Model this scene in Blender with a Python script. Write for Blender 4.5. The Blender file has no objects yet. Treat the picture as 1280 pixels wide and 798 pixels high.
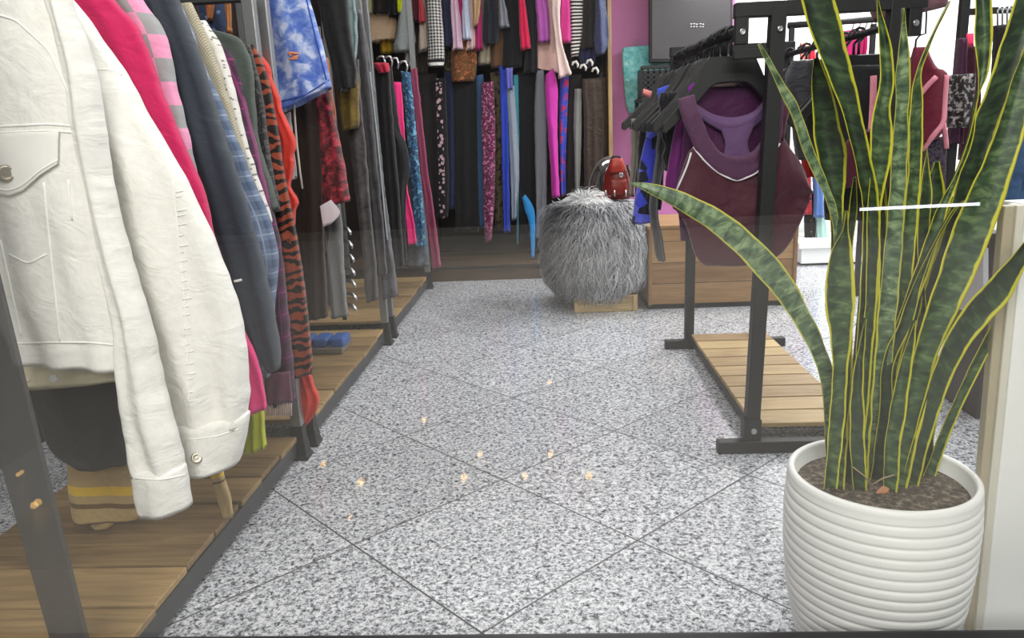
import bpy, bmesh, math, random
import numpy as np
from mathutils import Vector, Matrix, noise
from mathutils.bvhtree import BVHTree

C = bpy.context.scene.collection
SC = bpy.context.scene

# ------------------------------------------------------------------ camera
F_PX = 960.0
PITCH, ROLL, PSI, EYE = 0.23897, -0.04399, math.pi/4 - 0.72936, 1.18
cp_, sp_, cr_, sr_ = math.cos(PITCH), math.sin(PITCH), math.cos(ROLL), math.sin(ROLL)
_fw = Vector((0, cp_, -sp_)); _r = Vector((1, 0, 0)); _u = Vector((0, sp_, cp_))
_Z = Matrix.Rotation(PSI, 3, 'Z')
FW = _Z @ _fw; RI = _Z @ (cr_*_r + sr_*_u); UP = _Z @ (-sr_*_r + cr_*_u)
EYEP = Vector((0, 0, EYE))
cd = bpy.data.cameras.new('camera'); cam = bpy.data.objects.new('camera', cd); C.objects.link(cam)
cd.sensor_width = 36; cd.lens = F_PX/1280*36; cd.clip_start = 0.02
M4 = Matrix.Identity(4)
for i in range(3):
    M4[i][0] = RI[i]; M4[i][1] = UP[i]; M4[i][2] = -FW[i]; M4[i][3] = EYEP[i]
cam.matrix_world = M4
SC.camera = cam

def ray(px, py): return FW*F_PX + RI*(px-640) - UP*(py-399)
def at_y(px, py, y): d = ray(px, py); return EYEP + d*(y/d.y)     # the point of a sight line at depth y
def at_z(px, py, z=0.0): d = ray(px, py); return EYEP + d*((z-EYE)/d.z)

# ------------------------------------------------------------------ light and exposure
SC.view_settings.view_transform = 'Standard'; SC.view_settings.look = 'None'
SC.view_settings.exposure = 0.0; SC.view_settings.gamma = 1.0
SC.view_settings.use_curve_mapping = False
w = bpy.data.worlds.new('world'); SC.world = w; w.use_nodes = True
w.node_tree.nodes['Background'].inputs[0].default_value = (0.95, 0.97, 1.0, 1)
w.node_tree.nodes['Background'].inputs[1].default_value = 0.26

def area(name, loc, aim, size, power, col=(1, 1, 1), sy=None):
    l = bpy.data.lights.new(name, 'AREA'); l.energy = power; l.size = size; l.color = col
    if sy: l.shape = 'RECTANGLE'; l.size_y = sy
    o = bpy.data.objects.new(name, l); C.objects.link(o); o.location = loc
    o.rotation_euler = (Vector(aim)-Vector(loc)).to_track_quat('-Z', 'Y').to_euler()
    return o
area('shop_light', (-0.15, 2.6, 2.9), (-0.15, 2.6, 0), 0.7, 25, (1, .99, .98), 1.6)
area('shop_light', (-0.2, 4.9, 2.9), (-0.25, 4.9, 0), 0.7, 24, (1, .98, .96), 1.6)
area('shop_light', (2.1, 3.4, 2.9), (2.1, 3.4, 0), 0.7, 55, (1, 1, 1), 1.8)
area('shop_light', (2.4, 5.7, 2.9), (2.4, 5.7, 0), 0.8, 125, (1, 1, 1), 1.6)
area('mall_light', (-0.1, -0.6, 3.1), (-0.2, 1.9, 0.9), 1.6, 94, (1, .97, .92), 1.2)
area('mall_light', (0.5, -4.0, 3.2), (0.5, -4.0, 0), 2.5, 260, (1, .98, .95), 1.5)

# ------------------------------------------------------------------ materials
def lin(h):
    if not isinstance(h, str): return tuple(h)
    h = h.lstrip('#'); v = [int(h[i:i+2], 16)/255 for i in (0, 2, 4)]
    return tuple((c/12.92 if c <= .04045 else ((c+.055)/1.055)**2.4) for c in v)
class NT:
    def __init__(s, name):
        s.m = bpy.data.materials.new(name); s.m.use_nodes = True; s.t = s.m.node_tree
        s.b = s.t.nodes['Principled BSDF']; s.out = s.t.nodes['Material Output']
    def n(s, typ, **kw):
        nd = s.t.nodes.new(typ)
        for k, v in kw.items():
            if k == 'I':
                for a, b in v.items(): s.set(nd.inputs[a], b)
            else: setattr(nd, k, v)
        return nd
    def set(s, inp, v):
        if hasattr(v, 'is_output') or isinstance(v, bpy.types.NodeSocket): s.t.links.new(v, inp)
        else:
            if isinstance(v, tuple) and len(v) == 3 and inp.type == 'RGBA': v = (*v, 1)
            inp.default_value = v
    def math(s, op, a, b=0.0, c=0.0):
        nd = s.n('ShaderNodeMath', operation=op); s.set(nd.inputs[0], a); s.set(nd.inputs[1], b); s.set(nd.inputs[2], c); return nd.outputs[0]
    def mix(s, f, a, b, mode='MIX'):
        nd = s.n('ShaderNodeMix', data_type='RGBA', blend_type=mode)
        s.set(nd.inputs[0], f); s.set(nd.inputs[6], a); s.set(nd.inputs[7], b); return nd.outputs[2]
    def noise(s, vec, scale, detail=3, rough=.55, dist=0):
        nd = s.n('ShaderNodeTexNoise', I={'Vector': vec, 'Scale': scale, 'Detail': detail, 'Roughness': rough, 'Distortion': dist}); return nd.outputs['Fac']
    def ramp(s, f, stops, interp='LINEAR'):
        nd = s.n('ShaderNodeValToRGB'); nd.color_ramp.interpolation = interp
        e = nd.color_ramp.elements
        while len(e) < len(stops): e.new(.5)
        for i, (p, c) in enumerate(stops): e[i].position = p; e[i].color = (*c, 1) if len(c) == 3 else c
        s.set(nd.inputs[0], f); return nd.outputs[0]
    def step(s, f, lo, hi):
        nd = s.n('ShaderNodeMapRange', I={'Value': f, 'From Min': lo, 'From Max': hi}); nd.clamp = True; return nd.outputs[0]
    def bump(s, h, strength=.2, dist=.01):
        nd = s.n('ShaderNodeBump', I={'Height': h, 'Strength': strength, 'Distance': dist}); s.set(s.b.inputs['Normal'], nd.outputs[0])
    def P(s, **kw):
        for k, v in kw.items(): s.set(s.b.inputs[k.replace('_', ' ')], v)
_fab = {}
def fabric(name, col, pattern='plain', col2='#000000', col3=None, s=.03, rough=.85, crease=.35, sheen=.15, metal=0.0):
    key = (name, col, pattern, col2, col3, s, rough)
    if key in _fab: return _fab[key]
    t = NT(name); c1, c2 = lin(col), lin(col2); c3 = lin(col3) if col3 else c2
    uv = t.n('ShaderNodeTexCoord').outputs['UV']
    sep = t.n('ShaderNodeSeparateXYZ', I={0: uv}); u, v = sep.outputs[0], sep.outputs[1]
    fr = lambda x, p, o=0.0: t.math('FRACT', t.math('ADD', t.math('DIVIDE', x, p), 50.37+o))
    lt = lambda x, a: t.math('LESS_THAN', x, a)
    base = c1
    if pattern == 'stripe_h': base = t.mix(lt(fr(v, s), .5), c1, c2)
    elif pattern == 'stripe_v': base = t.mix(lt(fr(u, s), .5), c1, c2)
    elif pattern == 'bands':      # two thin bands every s metres
        f = fr(v, s); base = t.mix(t.math('MULTIPLY', lt(f, .08), t.math('GREATER_THAN', f, .03)), c1, c2); base = t.mix(t.math('MULTIPLY', lt(f, .985), t.math('GREATER_THAN', f, .955)), base, c3)
    elif pattern == 'gingham':
        a = t.math('ADD', lt(fr(u, s), .5), lt(fr(v, s), .5)); base = t.mix(t.math('MULTIPLY', a, .5), c1, c2)
    elif pattern == 'plaid':
        f, g = fr(u, s), fr(v, s)
        base = t.mix(t.math('MULTIPLY', t.math('ADD', lt(f, .45), lt(g, .45)), .5), c1, c2)
        l = t.math('MAXIMUM', lt(fr(u, s, .3), .07), lt(fr(v, s, .3), .07)); base = t.mix(t.math('MULTIPLY', l, .7), base, c3)
    elif pattern == 'blocks':
        g = t.math('ADD', lt(fr(u, s*1.2), .5), lt(fr(v, s), .5)); g = t.math('MODULO', g, 2.0); base = t.mix(g, c1, c2)
    elif pattern == 'tiger':
        wv = t.n('ShaderNodeTexWave', bands_direction='Y', I={'Vector': uv, 'Scale': .31/s, 'Distortion': 7.0, 'Detail': 3.0, 'Detail Scale': 2.2})
        base = t.mix(t.step(wv.outputs['Fac'], .42, .5), c2, c1); 
    elif pattern == 'speckle': base = t.mix(t.step(t.noise(uv, 1/s, 2), .5, .6), c1, c2)
    elif pattern == 'heather': base = t.mix(t.noise(uv, 1/s, 4, .8), c1, c2)
    elif pattern == 'blotch':
        n1 = t.noise(uv, 1/s, 3, .55, .6); base = t.ramp(n1, [(.40, c1), (.50, c2), (.62, c3)])
    elif pattern == 'wash': base = t.mix(t.step(t.noise(uv, 1/s, 5, .65, .3), .35, .7), c1, c2)
    elif pattern == 'shards':
        vo = t.n('ShaderNodeTexVoronoi', I={'Vector': uv, 'Scale': 1/s}); sp = t.n('ShaderNodeSeparateXYZ', I={0: vo.outputs['Color']})
        base = t.ramp(sp.outputs[0], [(0, c2), (.26, c1), (.68, c3)], 'CONSTANT')
    elif pattern == 'floral':
        vo = t.n('ShaderNodeTexVoronoi', I={'Vector': uv, 'Scale': 1/s}); d = t.math('ADD', vo.outputs['Distance'], t.math('MULTIPLY', t.noise(uv, 4/s, 2), .5))
        base = t.mix(t.step(d, .45, .55), c2, c1); base = t.mix(t.step(d, .30, .36), c3, base)
    elif pattern == 'lace':
        vo = t.n('ShaderNodeTexVoronoi', I={'Vector': uv, 'Scale': 1/s}); base = t.mix(t.step(vo.outputs['Distance'], .2, .35), c2, c1)
    elif pattern == 'knit':
        k = t.math('MULTIPLY', t.math('SINE', t.math('MULTIPLY', u, 6.283/s)), t.math('SINE', t.math('MULTIPLY', v, 6.283/s))); base = t.mix(t.step(k, -.6, .6), c2, c1)
    elif pattern == 'flowercol':
        vo = t.n('ShaderNodeTexVoronoi', I={'Vector': uv, 'Scale': 1/s}); m = t.math('MULTIPLY', t.math('LESS_THAN', vo.outputs['Distance'], .42), t.math('LESS_THAN', t.math('ABSOLUTE', u), s*.7)); base = t.mix(m, c1, c2)
    n = t.noise(uv, 45, 4, .7)
    base = t.mix(t.step(n, .2, .8), t.mix(1.0, base, (.82, .82, .82), 'MULTIPLY'), base)
    t.P(Base_Color=base, Roughness=rough, Metallic=metal)
    t.b.inputs['Sheen Weight'].default_value = sheen; t.b.inputs['Sheen Roughness'].default_value = .5
    t.b.inputs['Specular IOR Level'].default_value = .3
    big = t.noise(uv, 14, 3, .55, .8); fine = t.noise(uv, 420, 2, .6)
    t.bump(t.math('ADD', t.math('MULTIPLY', big, 1.0), t.math('MULTIPLY', fine, .08)), crease, .03)
    _fab[key] = t.m; return t.m
_sol = {}
def solid(name, col, rough=.5, metal=0.0, bump=0, coat=0, scale=60, var=.12):
    key = (name, col, rough)
    if key in _sol: return _sol[key]
    t = NT(name); co = t.n('ShaderNodeTexCoord').outputs['Object']
    n = t.noise(co, scale, 4, .6); c = lin(col)
    t.P(Base_Color=t.mix(n, tuple(x*(1-var) for x in c), tuple(min(1, x*(1+var)) for x in c)), Roughness=rough, Metallic=metal)
    if coat: t.b.inputs['Coat Weight'].default_value = coat
    if bump: t.bump(n, bump, .005)
    _sol[key] = t.m; return t.m
def wood(name, c1, c2, axis='X', scale=1.0, rough=.55, board=0.0, board_axis='Z', island=False):
    t = NT(name); co = t.n('ShaderNodeTexCoord').outputs['Object']
    sc = {'X': (1.2, 14, 14), 'Y': (14, 1.2, 14), 'Z': (14, 14, 1.2)}[axis]
    mp = t.n('ShaderNodeMapping', I={'Vector': co, 'Scale': tuple(x*scale for x in sc)})
    n = t.noise(mp.outputs[0], 2.2, 6, .6, 1.2); big = t.noise(co, 3.5, 2)
    f = t.math('ADD', t.math('MULTIPLY', n, .75), t.math('MULTIPLY', big, .25))
    if island:
        f = t.math('ADD', f, t.math('MULTIPLY', t.math('SUBTRACT', t.n('ShaderNodeNewGeometry').outputs['Random Per Island'], .5), .42))
    if board:
        sp = t.n('ShaderNodeSeparateXYZ', I={0: co}); z = sp.outputs['XYZ'.index(board_axis)]
        cell = t.math('FLOOR', t.math('DIVIDE', z, board)); wn = t.n('ShaderNodeTexWhiteNoise', noise_dimensions='1D', I={'W': cell}).outputs['Value']
        f = t.math('ADD', f, t.math('MULTIPLY', t.math('SUBTRACT', wn, .5), .35))
    col = t.ramp(f, [(.28, lin(c2)), (.5, tuple((a+b)/2 for a, b in zip(lin(c1), lin(c2)))), (.68, lin(c1))])
    if board:
        g = t.math('LESS_THAN', t.math('FRACT', t.math('ADD', t.math('DIVIDE', z, board), 20.0)), .03)
        col = t.mix(g, col, tuple(x*.25 for x in lin(c2)))
    t.P(Base_Color=col, Roughness=rough); t.bump(n, .15, .004); return t.m

# ------------------------------------------------------------------ objects
def tag(o, label=None, cat=None, group=None, kind=None):
    if label: o['label'] = label
    if cat: o['category'] = cat
    if group: o['group'] = group
    if kind: o['kind'] = kind
    return o
def thing(name, loc, label, cat, group=None):
    o = bpy.data.objects.new(name, None); C.objects.link(o); o.location = loc; o.empty_display_size = .05
    return tag(o, label, cat, group)
def wloc(o):
    v = Vector(o.location)
    return v + wloc(o.parent) if o.parent else v
def finish(name, me, mat, parent=None, smooth=True):
    """link a world-space mesh as one object, its origin at the middle of its base"""
    n = len(me.vertices); co = np.empty(n*3, np.float32); me.vertices.foreach_get('co', co); co = co.reshape(-1, 3)
    lo, hi = co.min(0), co.max(0); org = Vector(((lo[0]+hi[0])/2, (lo[1]+hi[1])/2, lo[2]))
    co -= np.array(org, np.float32); me.vertices.foreach_set('co', co.ravel())
    if smooth: me.polygons.foreach_set('use_smooth', [True]*len(me.polygons))
    me.update()
    o = bpy.data.objects.new(name, me); C.objects.link(o)
    if mat: me.materials.append(mat)
    if parent: o.parent = parent; o.location = org - wloc(parent)
    else: o.location = org
    return o
def bmobj(name, bm, mat, parent=None, smooth=False, bevel=0, seg=2):
    bmesh.ops.recalc_face_normals(bm, faces=bm.faces)
    me = bpy.data.meshes.new(name); bm.to_mesh(me); bm.free()
    o = finish(name, me, mat, parent, smooth)
    if bevel:
        md = o.modifiers.new('bevel', 'BEVEL'); md.width = bevel; md.segments = seg; md.limit_method = 'ANGLE'; md.angle_limit = .6
    return o
def add_box(bm, lo, hi, mtx=None):
    lo, hi = Vector(lo), Vector(hi)
    vs = [bm.verts.new((x, y, z)) for x in (lo.x, hi.x) for y in (lo.y, hi.y) for z in (lo.z, hi.z)]
    for f in ((0, 1, 3, 2), (4, 6, 7, 5), (0, 4, 5, 1), (2, 3, 7, 6), (0, 2, 6, 4), (1, 5, 7, 3)): bm.faces.new([vs[i] for i in f])
    if mtx: bmesh.ops.transform(bm, matrix=mtx, verts=vs)
    return vs
def add_bar(bm, a, b, wx, wy, up=(0, 0, 1)):
    a, b = Vector(a), Vector(b); d = (b-a); L = d.length; d.normalize()
    ref = Vector((0, 1, 0)) if abs(d.z) > .7 else Vector(up)
    x = ref.cross(d).normalized(); y = d.cross(x).normalized()
    vs = []
    for p in (a, b):
        for sx, sy in ((-1, -1), (1, -1), (1, 1), (-1, 1)): vs.append(bm.verts.new(p + x*sx*wx/2 + y*sy*wy/2))
    for f in ((3, 2, 1, 0), (4, 5, 6, 7), (0, 1, 5, 4), (1, 2, 6, 5), (2, 3, 7, 6), (3, 0, 4, 7)): bm.faces.new([vs[i] for i in f])
def add_tube(bm, pts, r, n=8, closed_ends=True):
    pts = [Vector(p) for p in pts]; rings = []
    rr = r if hasattr(r, '__len__') else [r]*len(pts)
    prev = None
    for i, p in enumerate(pts):
        d = (pts[min(i+1, len(pts)-1)] - pts[max(i-1, 0)])
        if d.length < 1e-9: d = Vector((0, 0, 1))
        d.normalize()
        if prev is None:
            x = d.orthogonal().normalized()
        else:
            x = (prev - d*prev.dot(d))
            x = x.normalized() if x.length > 1e-6 else d.orthogonal().normalized()
        prev = x; y = d.cross(x)
        rings.append([bm.verts.new(p + (x*math.cos(2*math.pi*k/n) + y*math.sin(2*math.pi*k/n))*rr[i]) for k in range(n)])
    for a, b in zip(rings, rings[1:]):
        for k in range(n): bm.faces.new((a[k], a[(k+1) % n], b[(k+1) % n], b[k]))
    if closed_ends: bm.faces.new(rings[0][::-1]); bm.faces.new(rings[-1])
def add_lathe(bm, prof, c, n=48, cap=True):
    rings = []
    for r, z in prof: rings.append([bm.verts.new((c[0]+r*math.cos(2*math.pi*k/n), c[1]+r*math.sin(2*math.pi*k/n), z)) for k in range(n)])
    for a, b in zip(rings, rings[1:]):
        for k in range(n): bm.faces.new((a[k], a[(k+1) % n], b[(k+1) % n], b[k]))
    if cap: bm.faces.new(rings[0][::-1]); bm.faces.new(rings[-1])
def add_disc(bm, c, nrm, r, h, n=20):
    nrm = Vector(nrm).normalized(); x = nrm.orthogonal().normalized(); y = nrm.cross(x); c = Vector(c)
    prof = [(r, 0), (r, h*.6), (r*.82, h), (r*.6, h*.75), (r*.25, h*.85)]
    rings = [[bm.verts.new(c + nrm*z + (x*math.cos(2*math.pi*k/n)+y*math.sin(2*math.pi*k/n))*q) for k in range(n)] for q, z in prof]
    for a, b in zip(rings, rings[1:]):
        for k in range(n): bm.faces.new((a[k], a[(k+1) % n], b[(k+1) % n], b[k]))
    bm.faces.new(rings[0][::-1]); bm.faces.new(rings[-1])

def crom(P, ts):
    """Catmull-Rom through the rows of P at parameters ts in 0..len-1"""
    P = np.asarray(P, float); n = len(P); out = []
    for t in ts:
        i = min(int(t), n-2); f = t-i
        p1, p2 = P[i], P[i+1]; p0 = P[i-1] if i > 0 else 2*p1-p2; p3 = P[i+2] if i+2 < n else 2*p2-p1
        out.append(.5*((2*p1)+(-p0+p2)*f+(2*p0-5*p1+4*p2-p3)*f*f+(-p0+3*p1-3*p2+p3)*f**3))
    return np.array(out)

def sheet(name, keys, y=None, t=.05, mat=None, parent=None, folds=2.5, amp=.012, seed=0, n=36, pw=.6, ragged=0.0, edge=.004, res=.018, flat=False, smooth=True, channel=0.0, open_end=True, cseed=0):
    """A cloth body: a closed tube lofted down a list of rows. A row is (Lx,Ly,Rx,Ry[,thickness factor[,depth shift]]) sighted at depth y, or
    ((x,y,z),(x,y,z)[,thickness factor]) in metres. Thickness t runs along the depth of the shop, folds wave it."""
    L, R, T = [], [], []
    for k in keys:
        if hasattr(k[0], '__len__'):
            L.append(Vector(k[0])); R.append(Vector(k[1])); T.append(k[2] if len(k) > 2 else 1.0)
        else:
            yy = y + (k[5] if len(k) > 5 else 0)
            L.append(at_y(k[0], k[1], yy)); R.append(at_y(k[2], k[3], yy)); T.append(k[4] if len(k) > 4 else 1.0)
    L = np.array([list(p) for p in L]); R = np.array([list(p) for p in R]); T = np.array(T)[:, None]
    mid = (L+R)/2; seglen = np.linalg.norm(np.diff(mid, axis=0), axis=1); tot = seglen.sum()
    ts = [0.0]
    for i, s in enumerate(seglen):
        m = max(2, int(math.ceil(s/res))); m = min(m, 30)
        ts += [i + (j+1)/m for j in range(m)]
    Lc, Rc, Tc = crom(L, ts), crom(R, ts), np.interp(ts, range(len(T)), T[:, 0])
    rows = len(ts); vlen = np.interp(ts, range(len(L)), np.concatenate([[0], np.cumsum(seglen)]))
    rnd = random.Random(seed*77+len(keys)); ph = rnd.uniform(0, 6.28); ph2 = rnd.uniform(0, 6.28); sh = rnd.uniform(0, 40)
    bm = bmesh.new(); uvl = bm.loops.layers.uv.new('UVMap'); uvn = bm.loops.layers.uv.new('UVNorm'); rings = []; uvs = {}; un = {}
    ang = [2*math.pi*(k+.5)/n for k in range(n)]
    uoff = rnd.uniform(-1, 1)*0.0
    for i in range(rows):
        l, r = Vector(Lc[i]), Vector(Rc[i]); wv = r-l; c = (l+r)/2; wl = wv.length
        v = vlen[i]/max(tot, 1e-6)
        ej = edge*noise.noise(Vector((sh, vlen[i]*22, 1.3))), edge*noise.noise(Vector((sh+9, vlen[i]*22, 4.1)))
        ring = []
        for k, a in enumerate(ang):
            u = math.cos(a); s = math.sin(a)
            su = math.copysign(abs(s)**pw, s)
            fo = amp*(.3+.7*v)*(math.sin(folds*math.pi*u + ph + 1.3*math.sin(2.2*v+ph2)) + .6*noise.noise(Vector((u*2.2+sh, vlen[i]*7, .2)))*1.6)*(1 if flat else 1-.35*abs(u)**3)
            p = c + wv*(u*.5) + Vector((0, su*t*.5*Tc[i]+fo + channel*(1-u*u), 0))
            p += wv.normalized()*(ej[1]*max(u, 0) + ej[0]*min(u, 0)*-1) if wl > 1e-6 else Vector()
            if ragged and i == rows-1: p.z += ragged*(noise.noise(Vector((u*9+sh, s*2, 7)))+.5*math.sin(u*26))
            vt = bm.verts.new(p); ring.append(vt); uvs[vt] = (u*.5*wl, -vlen[i]); un[vt] = (u, v)
        rings.append(ring)
    for i in range(rows-1):
        for k in range(n): bm.faces.new((rings[i][k], rings[i+1][k], rings[i+1][(k+1) % n], rings[i][(k+1) % n]))
    def cap(ring, dirv, sc1, inset):
        new = []
        for k, q in enumerate(ring):
            p = q.co.lerp(ring[n-1-k].co, (1-sc1)*.9) + dirv*inset; nv = bm.verts.new(p); uvs[nv] = uvs[q]; un[nv] = un[q]; new.append(nv)
        for k in range(n): 
            bm.faces.new((ring[k], new[k], new[(k+1) % n], ring[(k+1) % n]))
        bm.faces.new(new)
    d0 = Vector(mid[0]-mid[1]); d0.normalize(); d1 = Vector(mid[-1]-mid[-2]); d1.normalize()
    cap(rings[0], d0, .8, min(.006, t*.2)); cap(rings[-1], -d1 if open_end else d1, .93, min(.02, tot*.1) if open_end else min(.004, t*.15))
    bmesh.ops.recalc_face_normals(bm, faces=bm.faces)
    for f in bm.faces:
        for lp in f.loops: lp[uvl].uv = uvs[lp.vert]; lp[uvn].uv = un[lp.vert]
    me = bpy.data.meshes.new(name); bm.to_mesh(me); bm.free()
    return finish(name, me, mat, parent, smooth)
def bvh_of(*objs):
    vs, fs = [], []
    for o in objs:
        off = len(vs); W = wloc(o)
        vs += [v.co + W for v in o.data.vertices]; fs += [[i+off for i in p.vertices] for p in o.data.polygons]
    return BVHTree.FromPolygons(vs, fs)
def on_surface(bv, px, py, lift=0.0):
    d = ray(px, py).normalized(); h, nrm, i, dist = bv.ray_cast(EYEP, d)
    if h is None: return None
    if nrm.dot(d) > 0: nrm = -nrm
    return h + nrm*lift
def seam(name, bv, pts, r, mat, parent, step=6):
    out = []
    for (a, b), (c, d) in zip(pts, pts[1:]):
        m = max(2, int(math.hypot(c-a, d-b)/step))
        for j in range(m): 
            h = on_surface(bv, a+(c-a)*j/m, b+(d-b)*j/m, r*.4)
            if h: out.append(h)
    h = on_surface(bv, *pts[-1], r*.4)
    if h: out.append(h)
    if len(out) < 3: return None
    A = np.array([list(p) for p in out]); B = A.copy(); B[1:-1] = (A[:-2]+2*A[1:-1]+A[2:])/4
    bm = bmesh.new(); add_tube(bm, B, r, 6); return bmobj(name, bm, mat, parent, True)

# ------------------------------------------------------------------ the setting
def struct(name, bm, mat, parent=None, smooth=False, bevel=0):
    o = bmobj(name, bm, mat, parent, smooth, bevel)
    if parent is None: o['kind'] = 'structure'
    return o
def granite():
    t = NT('granite_tile'); p = t.n('ShaderNodeNewGeometry').outputs['Position']
    sp = t.n('ShaderNodeSeparateXYZ', I={0: p}); x, y = sp.outputs[0], sp.outputs[1]
    S = .50666*EYE
    u = t.math('DIVIDE', t.math('SUBTRACT', t.math('MULTIPLY', t.math('ADD', x, y), .70711), .85511*EYE), S)
    v = t.math('DIVIDE', t.math('SUBTRACT', t.math('MULTIPLY', t.math('SUBTRACT', y, x), .70711), 1.0921*EYE), S)
    fu, fv = t.math('FRACT', t.math('ADD', u, 50.0)), t.math('FRACT', t.math('ADD', v, 50.0))
    gd = t.math('MINIMUM', t.math('MINIMUM', fu, t.math('SUBTRACT', 1.0, fu)), t.math('MINIMUM', fv, t.math('SUBTRACT', 1.0, fv)))
    g = t.math('SUBTRACT', 1.0, t.step(gd, .0030, .0070))
    cell = t.n('ShaderNodeCombineXYZ', I={0: t.math('FLOOR', u), 1: t.math('FLOOR', v)}).outputs[0]
    wn = t.n('ShaderNodeTexWhiteNoise', noise_dimensions='2D', I={'Vector': cell}); 
    pos = t.n('ShaderNodeVectorMath', operation='MULTIPLY_ADD', I={0: wn.outputs['Color'], 1: (7, 7, 7), 2: p}).outputs[0]
    n1 = t.noise(pos, 92, 3, .7, .5); n2 = t.noise(pos, 64, 3, .65, .6); n3 = t.noise(pos, 210, 2, .6)
    col = t.ramp(n1, [(.34, lin('#3e4047')), (.43, lin('#83868e')), (.50, lin('#b4b7be')), (.62, lin('#e2e4e8'))])
    col = t.mix(t.step(n2, .56, .63), col, lin('#e4e5e8'))
    col = t.mix(t.math('MULTIPLY', t.step(n2, .41, .36), .92), col, lin('#2b2d33'))
    col = t.mix(t.math('MULTIPLY', t.step(n3, .62, .68), .7), col, lin('#33353a'))
    tint = t.math('ADD', .88, t.math('MULTIPLY', wn.outputs['Value'], .14))
    col = t.mix(1.0, col, t.n('ShaderNodeCombineXYZ', I={0: tint, 1: tint, 2: tint}).outputs[0], 'MULTIPLY')
    col = t.mix(g, col, lin('#3a3a3c'))
    t.P(Base_Color=col, Roughness=t.mix(g, (.17,)*3, (.7,)*3))
    t.b.inputs['Specular IOR Level'].default_value = .5
    return t.m
bm = bmesh.new(); add_box(bm, (-2.3, 1.29, -.06), (3.6, 7.3, 0)); struct('floor', bm, granite())
M_white = solid('white_paint', '#e9ebea', .55, var=.03, scale=4)
M_pink = solid('pink_paint', '#c074ac', .5, var=.06, scale=5)
M_darkwall = wood('dark_board', '#3a2c24', '#1c1512', 'Z', .6, .6)
M_black = solid('black_metal', '#0a0b0d', .55, 0.0, .05)
M_blackp = solid('black_plastic', '#0a0a0c', .45)
M_steel = solid('steel', '#b9babc', .28, 1.0)
M_dgrey = solid('grey_steel', '#46474a', .45, .5, .05); M_tube = solid('tube_steel', '#8f9192', .35, .7, .05)
bm = bmesh.new(); add_box(bm, (-2.3, 7.05, 0), (.50, 7.2, 3.05)); struct('wall_back_left', bm, M_darkwall)
bm = bmesh.new(); add_box(bm, (.50, 7.05, 0), (1.62, 7.2, 3.05)); struct('wall_back_middle', bm, M_pink)
bm = bmesh.new(); add_box(bm, (1.62, 7.05, 0), (3.6, 7.2, 3.05)); struct('wall_back_right', bm, M_white)
bm = bmesh.new(); add_box(bm, (-2.3, 1.29, 0), (-2.15, 7.05, 3.05)); struct('wall_left', bm, M_darkwall)
bm = bmesh.new(); add_box(bm, (3.5, 1.29, 0), (3.6, 7.05, 3.05)); struct('wall_right', bm, M_white)
bm = bmesh.new(); add_box(bm, (-2.3, 1.29, 3.05), (3.6, 7.2, 3.12)); struct('ceiling', bm, M_white)
bm = bmesh.new(); add_box(bm, (.485, 6.36, .02), (.515, 7.05, 2.9)); struct('trim_1', bm, wood('pale_edge', '#b79a6a', '#7d6340', 'Z', 1, .5), bevel=.003)
# shop window: pane, bottom rail, right jamb, left strip
def glass():
    t = NT('window_glass'); geo = t.n('ShaderNodeNewGeometry')
    ior = t.math('ADD', 1.5, t.math('MULTIPLY', geo.outputs['Backfacing'], 1/1.5-1.5))
    fr = t.n('ShaderNodeFresnel', I={'IOR': ior}); gl = t.n('ShaderNodeBsdfGlossy', I={'Roughness': 0.0, 'Color': (1, 1, 1)})
    tr = t.n('ShaderNodeBsdfTransparent', I={'Color': (.985, .99, .985)}); mx = t.n('ShaderNodeMixShader')
    t.set(mx.inputs[0], fr.outputs[0]); t.set(mx.inputs[1], tr.outputs[0]); t.set(mx.inputs[2], gl.outputs[0])
    t.t.links.new(mx.outputs[0], t.out.inputs['Surface']); t.t.nodes.remove(t.b); return t.m
GY = 1.33
bm = bmesh.new(); add_box(bm, (-2.15, GY-.005, .188), (3.0, GY+.005, 3.05)); win = struct('window_1', bm, glass())
bm = bmesh.new(); add_box(bm, (-2.3, GY-.035, 0), (3.0, GY+.03, .192)); struct('trim_2', bm, solid('black_frame', '#0b0b0d', .45), bevel=.004)
# right jamb: white column with beige profile
jy = 1.55
def quad_bar(bm, px, y0, y1):
    """box whose front outline is sighted at depth y0 (four picture points, clockwise from the upper left), going straight back to y1"""
    f = [at_y(x, yy, y0) for x, yy in px]; b = [Vector((p.x, y1, p.z)) for p in f]
    v = [bm.verts.new(p) for p in f+b]
    for q in ((0, 1, 2, 3), (7, 6, 5, 4), (0, 4, 5, 1), (1, 5, 6, 2), (2, 6, 7, 3), (3, 7, 4, 0)): bm.faces.new([v[i] for i in q])
M_beige = solid('beige_profile', '#a99f88', .5, var=.05)
bm = bmesh.new(); quad_bar(bm, [(1283, 255), (1400, 250), (1360, 790), (1229, 790)], 1.585, 1.67); struct('trim_3', bm, solid('column_white', '#e2e3e0', .5, var=.03, scale=5), bevel=.003)
bm = bmesh.new(); quad_bar(bm, [(1256, 258), (1272, 257), (1219, 790), (1209, 790)], 1.60, 1.625); struct('trim_4', bm, M_beige, bevel=.003)
bm = bmesh.new(); quad_bar(bm, [(1272, 257), (1283, 256), (1229, 790), (1219, 790)], 1.59, 1.63); struct('trim_5', bm, solid('profile_light', '#cbc7ba', .45, var=.03), bevel=.003)
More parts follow.
